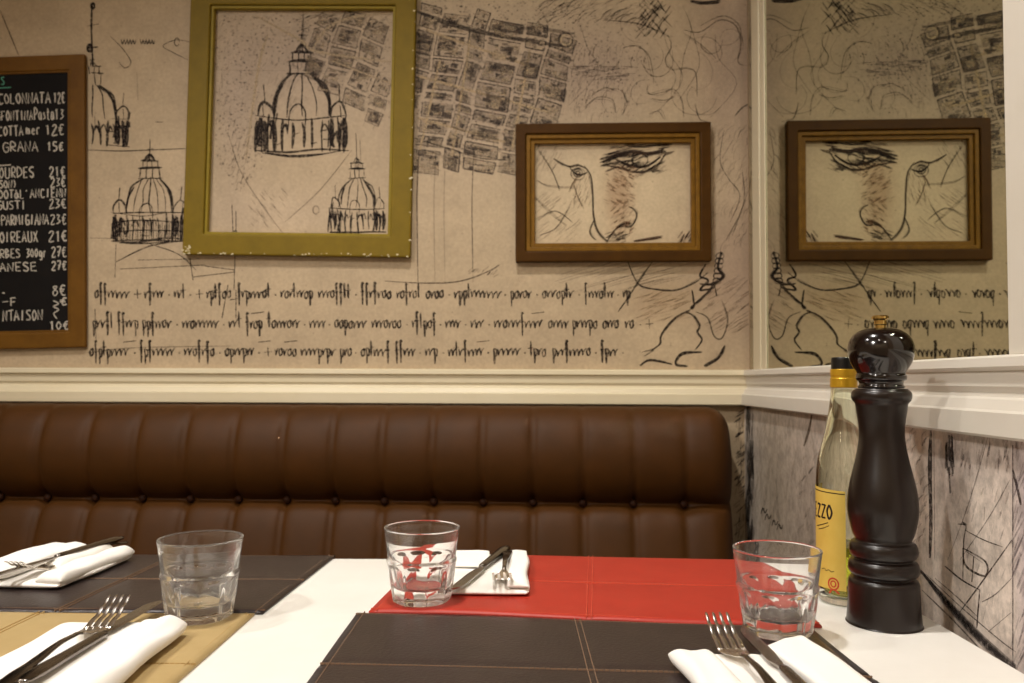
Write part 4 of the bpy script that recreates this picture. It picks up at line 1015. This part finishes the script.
# ------------------------------------------------------------------ oil bottle
bp = on_z(846, 601); bottle = thing('oil_bottle', 'clear glass bottle with yellow label and black cap, behind the pepper mill', 'bottle', (bp.x, bp.y, TZ + .0002))
BR = .0288; BZ = 1.045
oprof = [(0, .003), (.020, .002), (.026, 0), (.029, .002), (BR, .007), (BR, .06), (BR, .120), (.0300, .130), (.0285, .142), (.0244, .156), (.0202, .170), (.0168, .184), (.0146, .197), (.0133, .208), (.0128, .216), (.0128, .232)]
oprof = [((r * .945 if r != BR and r > .02 else r), z * BZ) for r, z in oprof]
iprof = [(.0100, .232), (.0100, .216), (.0112, .207), (.0118, .196), (.0140, .183), (.0176, .169), (.0220, .155), (.0262, .141), (.0277, .129), (.0282, .119), (.0282, .06), (.0282, .010), (.024, .0065), (0, .0075)]
iprof = [(r * (.945 if r > .012 else 1), z * BZ) for r, z in iprof]
obj('glass_body', lathe(oprof + iprof, 56), M_bglass, bottle)
obj('oil', lathe([(0, .0090), (.0222, .0085), (.0258, .013), (.0258, .060), (0, .060)], 48), M_oil, bottle, smooth=False)
obj('cap', lathe([(r, z * BZ) for r, z in [(0, .2455), (.0112, .2455), (.0122, .2445), (.0124, .243), (.0124, .2336), (.0, .2336)]], 36), M_cap, bottle, smooth=False)
obj('neck_band', lathe([(r, z * BZ) for r, z in [(.01315, .2334), (.0134, .233), (.0134, .227), (.0130, .2262), (.0130, .2245), (.0136, .2238), (.0137, .2155), (.0134, .2148), (.01305, .2148)]], 36, True), M_band, bottle, smooth=False)
phc = atan2(-bp.y, -bp.x)
def cyl(sx, z, q=0.): a = phc + sx / BR; r = BR + .0004 + q; return (r * cos(a), r * sin(a), z)
bm = bmesh.new(); rows = []
a0, a1 = radians(-122) * BR, radians(1) * BR
for i in range(41):
    s = a0 + (a1 - a0) * i / 40; rows.append([bm.verts.new(cyl(s, z, q)) for z, q in ((.0165, -.0002), (.0165, 0), (.121 - .003 * (i / 40), 0), (.121 - .003 * (i / 40), -.0002))])
for a, b in zip(rows, rows[1:]):
    for i in range(3): bm.faces.new((a[i], b[i], b[i + 1], a[i + 1]))
    bm.faces.new((a[3], b[3], b[0], a[0]))
bm.faces.new(rows[0]); bm.faces.new(list(reversed(rows[-1])))
bmesh.ops.recalc_face_normals(bm, faces=bm.faces); lab = obj('label', bm, M_label, bottle, smooth=False)
bm = bmesh.new(); LP = lambda x, y: cyl(x, y, .00012); deg = lambda q: radians(q) * BR
rl = random.Random(1)
write(bm, 'EZZO', deg(-81), deg(-22), .0885, .0145, .0020, LP, rl, up=1, dens=6)
obj('label_lettering', bm, M_lprint, lab, smooth=False); bm = bmesh.new()
ribbon(bm, [(deg(-122) + (deg(0) - deg(-122)) * i / 30, .1175 - .0025 * i / 30) for i in range(31)], .0010, LP)
obj('label_border', bm, M_lprint, lab, smooth=False); bm = bmesh.new()
ribbon(bm, [(deg(-70), .0785), (deg(-52), .081), (deg(-34), .0845)], .0009, LP); obj('label_flourish', bm, M_lprint, lab, smooth=False); bm = bmesh.new(); ribbon(bm, [(deg(-62), .0755), (deg(-46), .078), (deg(-32), .0815)], .0007, LP)
obj('label_flourish', bm, M_lprint, lab, smooth=False); bm = bmesh.new(); ribbon(bm, [(deg(-52), .035), (deg(-44), .0368), (deg(-40), .0345), (deg(-34), .0362), (deg(-28), .0345), (deg(-22), .0358)], .0007, LP)
obj('label_flourish', bm, M_lprint, lab, smooth=False)
bm = bmesh.new(); cs, cz_ = deg(-24), .0225
ribbon(bm, [(cs + .0052 * cos(2 * pi * i / 20), cz_ + .0058 * sin(2 * pi * i / 20)) for i in range(21)], .0016, LP, False)
ribbon(bm, [(cs + .0026 * cos(2 * pi * i / 14), cz_ + .0030 * sin(2 * pi * i / 14)) for i in range(15)], .0014, LP, False)
ribbon(bm, [(cs - .002, cz_ - .006), (cs - .0045, cz_ - .0105)], .0016, LP); ribbon(bm, [(cs + .002, cz_ - .006), (cs + .006, cz_ - .0095)], .0016, LP)
obj('seal', bm, M_seal, lab, smooth=False)

# ------------------------------------------------------------------ spots out of the picture: dining room ceiling lamps, then added fill and reflection spots
def spot(loc, to, power, ang, blend, rad, col):
    l = bpy.data.lights.new('room_or_fill_spot', 'SPOT'); l.energy = power; l.spot_size = radians(ang); l.spot_blend = blend; l.shadow_soft_size = rad; l.color = col
    o_ = bpy.data.objects.new('room_or_fill_spot', l); COL.objects.link(o_); o_.location = loc
    o_.rotation_euler = (Vector(to) - Vector(loc)).to_track_quat('-Z', 'Y').to_euler(); return o_
WARM = (1., .90, .76); MIDW = (1., .955, .89)
spot((-.18, .70, 2.5), (-.12, .72, .75), 76, 112, .75, .05, MIDW)
spot((-1.15, .60, 2.5), (-1.0, .72, .75), 44, 112, .75, .05, MIDW)
spot((-1.25, -.45, 2.35), (.25, .8, .85), 84, 100, .8, .05, MIDW)
spot((.10, -1.35, 2.55), (-.1, 1.0, 1.2), 16, 140, .8, .06, WARM)  # added fill, evens the light on the back wall
spot((-2.1, -1.2, 2.55), (-1.2, 1.2, 1.2), 10, 140, .8, .06, WARM)  # added fill for the left part of the wall
spot((-.3, -.75, 2.5), (-.3, -1.6, 1.0), 34, 120, .8, .05, WARM)  # added wash on the unseen front wall, brightens reflections in the glass
spot((-1.5, -.75, 2.5), (-1.5, -1.6, 1.0), 34, 120, .8, .05, WARM)  # second added wash on the front wall, likewise for reflections
for lx, ly in ((-1.1, -1.3), (-.4, -.5), (-2.0, .1)): spot((lx, ly, 2.6), (lx, ly, 0), 14, 110, .7, .05, WARM)  # weak spots added to put sparkle in the glass
w = bpy.data.worlds.new('world'); S.world = w; w.use_nodes = True
w.node_tree.nodes['Background'].inputs[0].default_value = (.30, .22, .15, 1); w.node_tree.nodes['Background'].inputs[1].default_value = .05

S.view_settings.view_transform = 'Standard'; S.view_settings.look = 'None'; S.view_settings.gamma = 1; S.view_settings.exposure = 0; S.view_settings.use_curve_mapping = False
c = S.cycles
c.use_denoising = True; c.max_bounces = 14; c.transmission_bounces = 12; c.glossy_bounces = 6; c.diffuse_bounces = 4; c.transparent_max_bounces = 24
c.caustics_refractive = True; c.caustics_reflective = True; c.blur_glossy = .3; c.sample_clamp_indirect = 30.
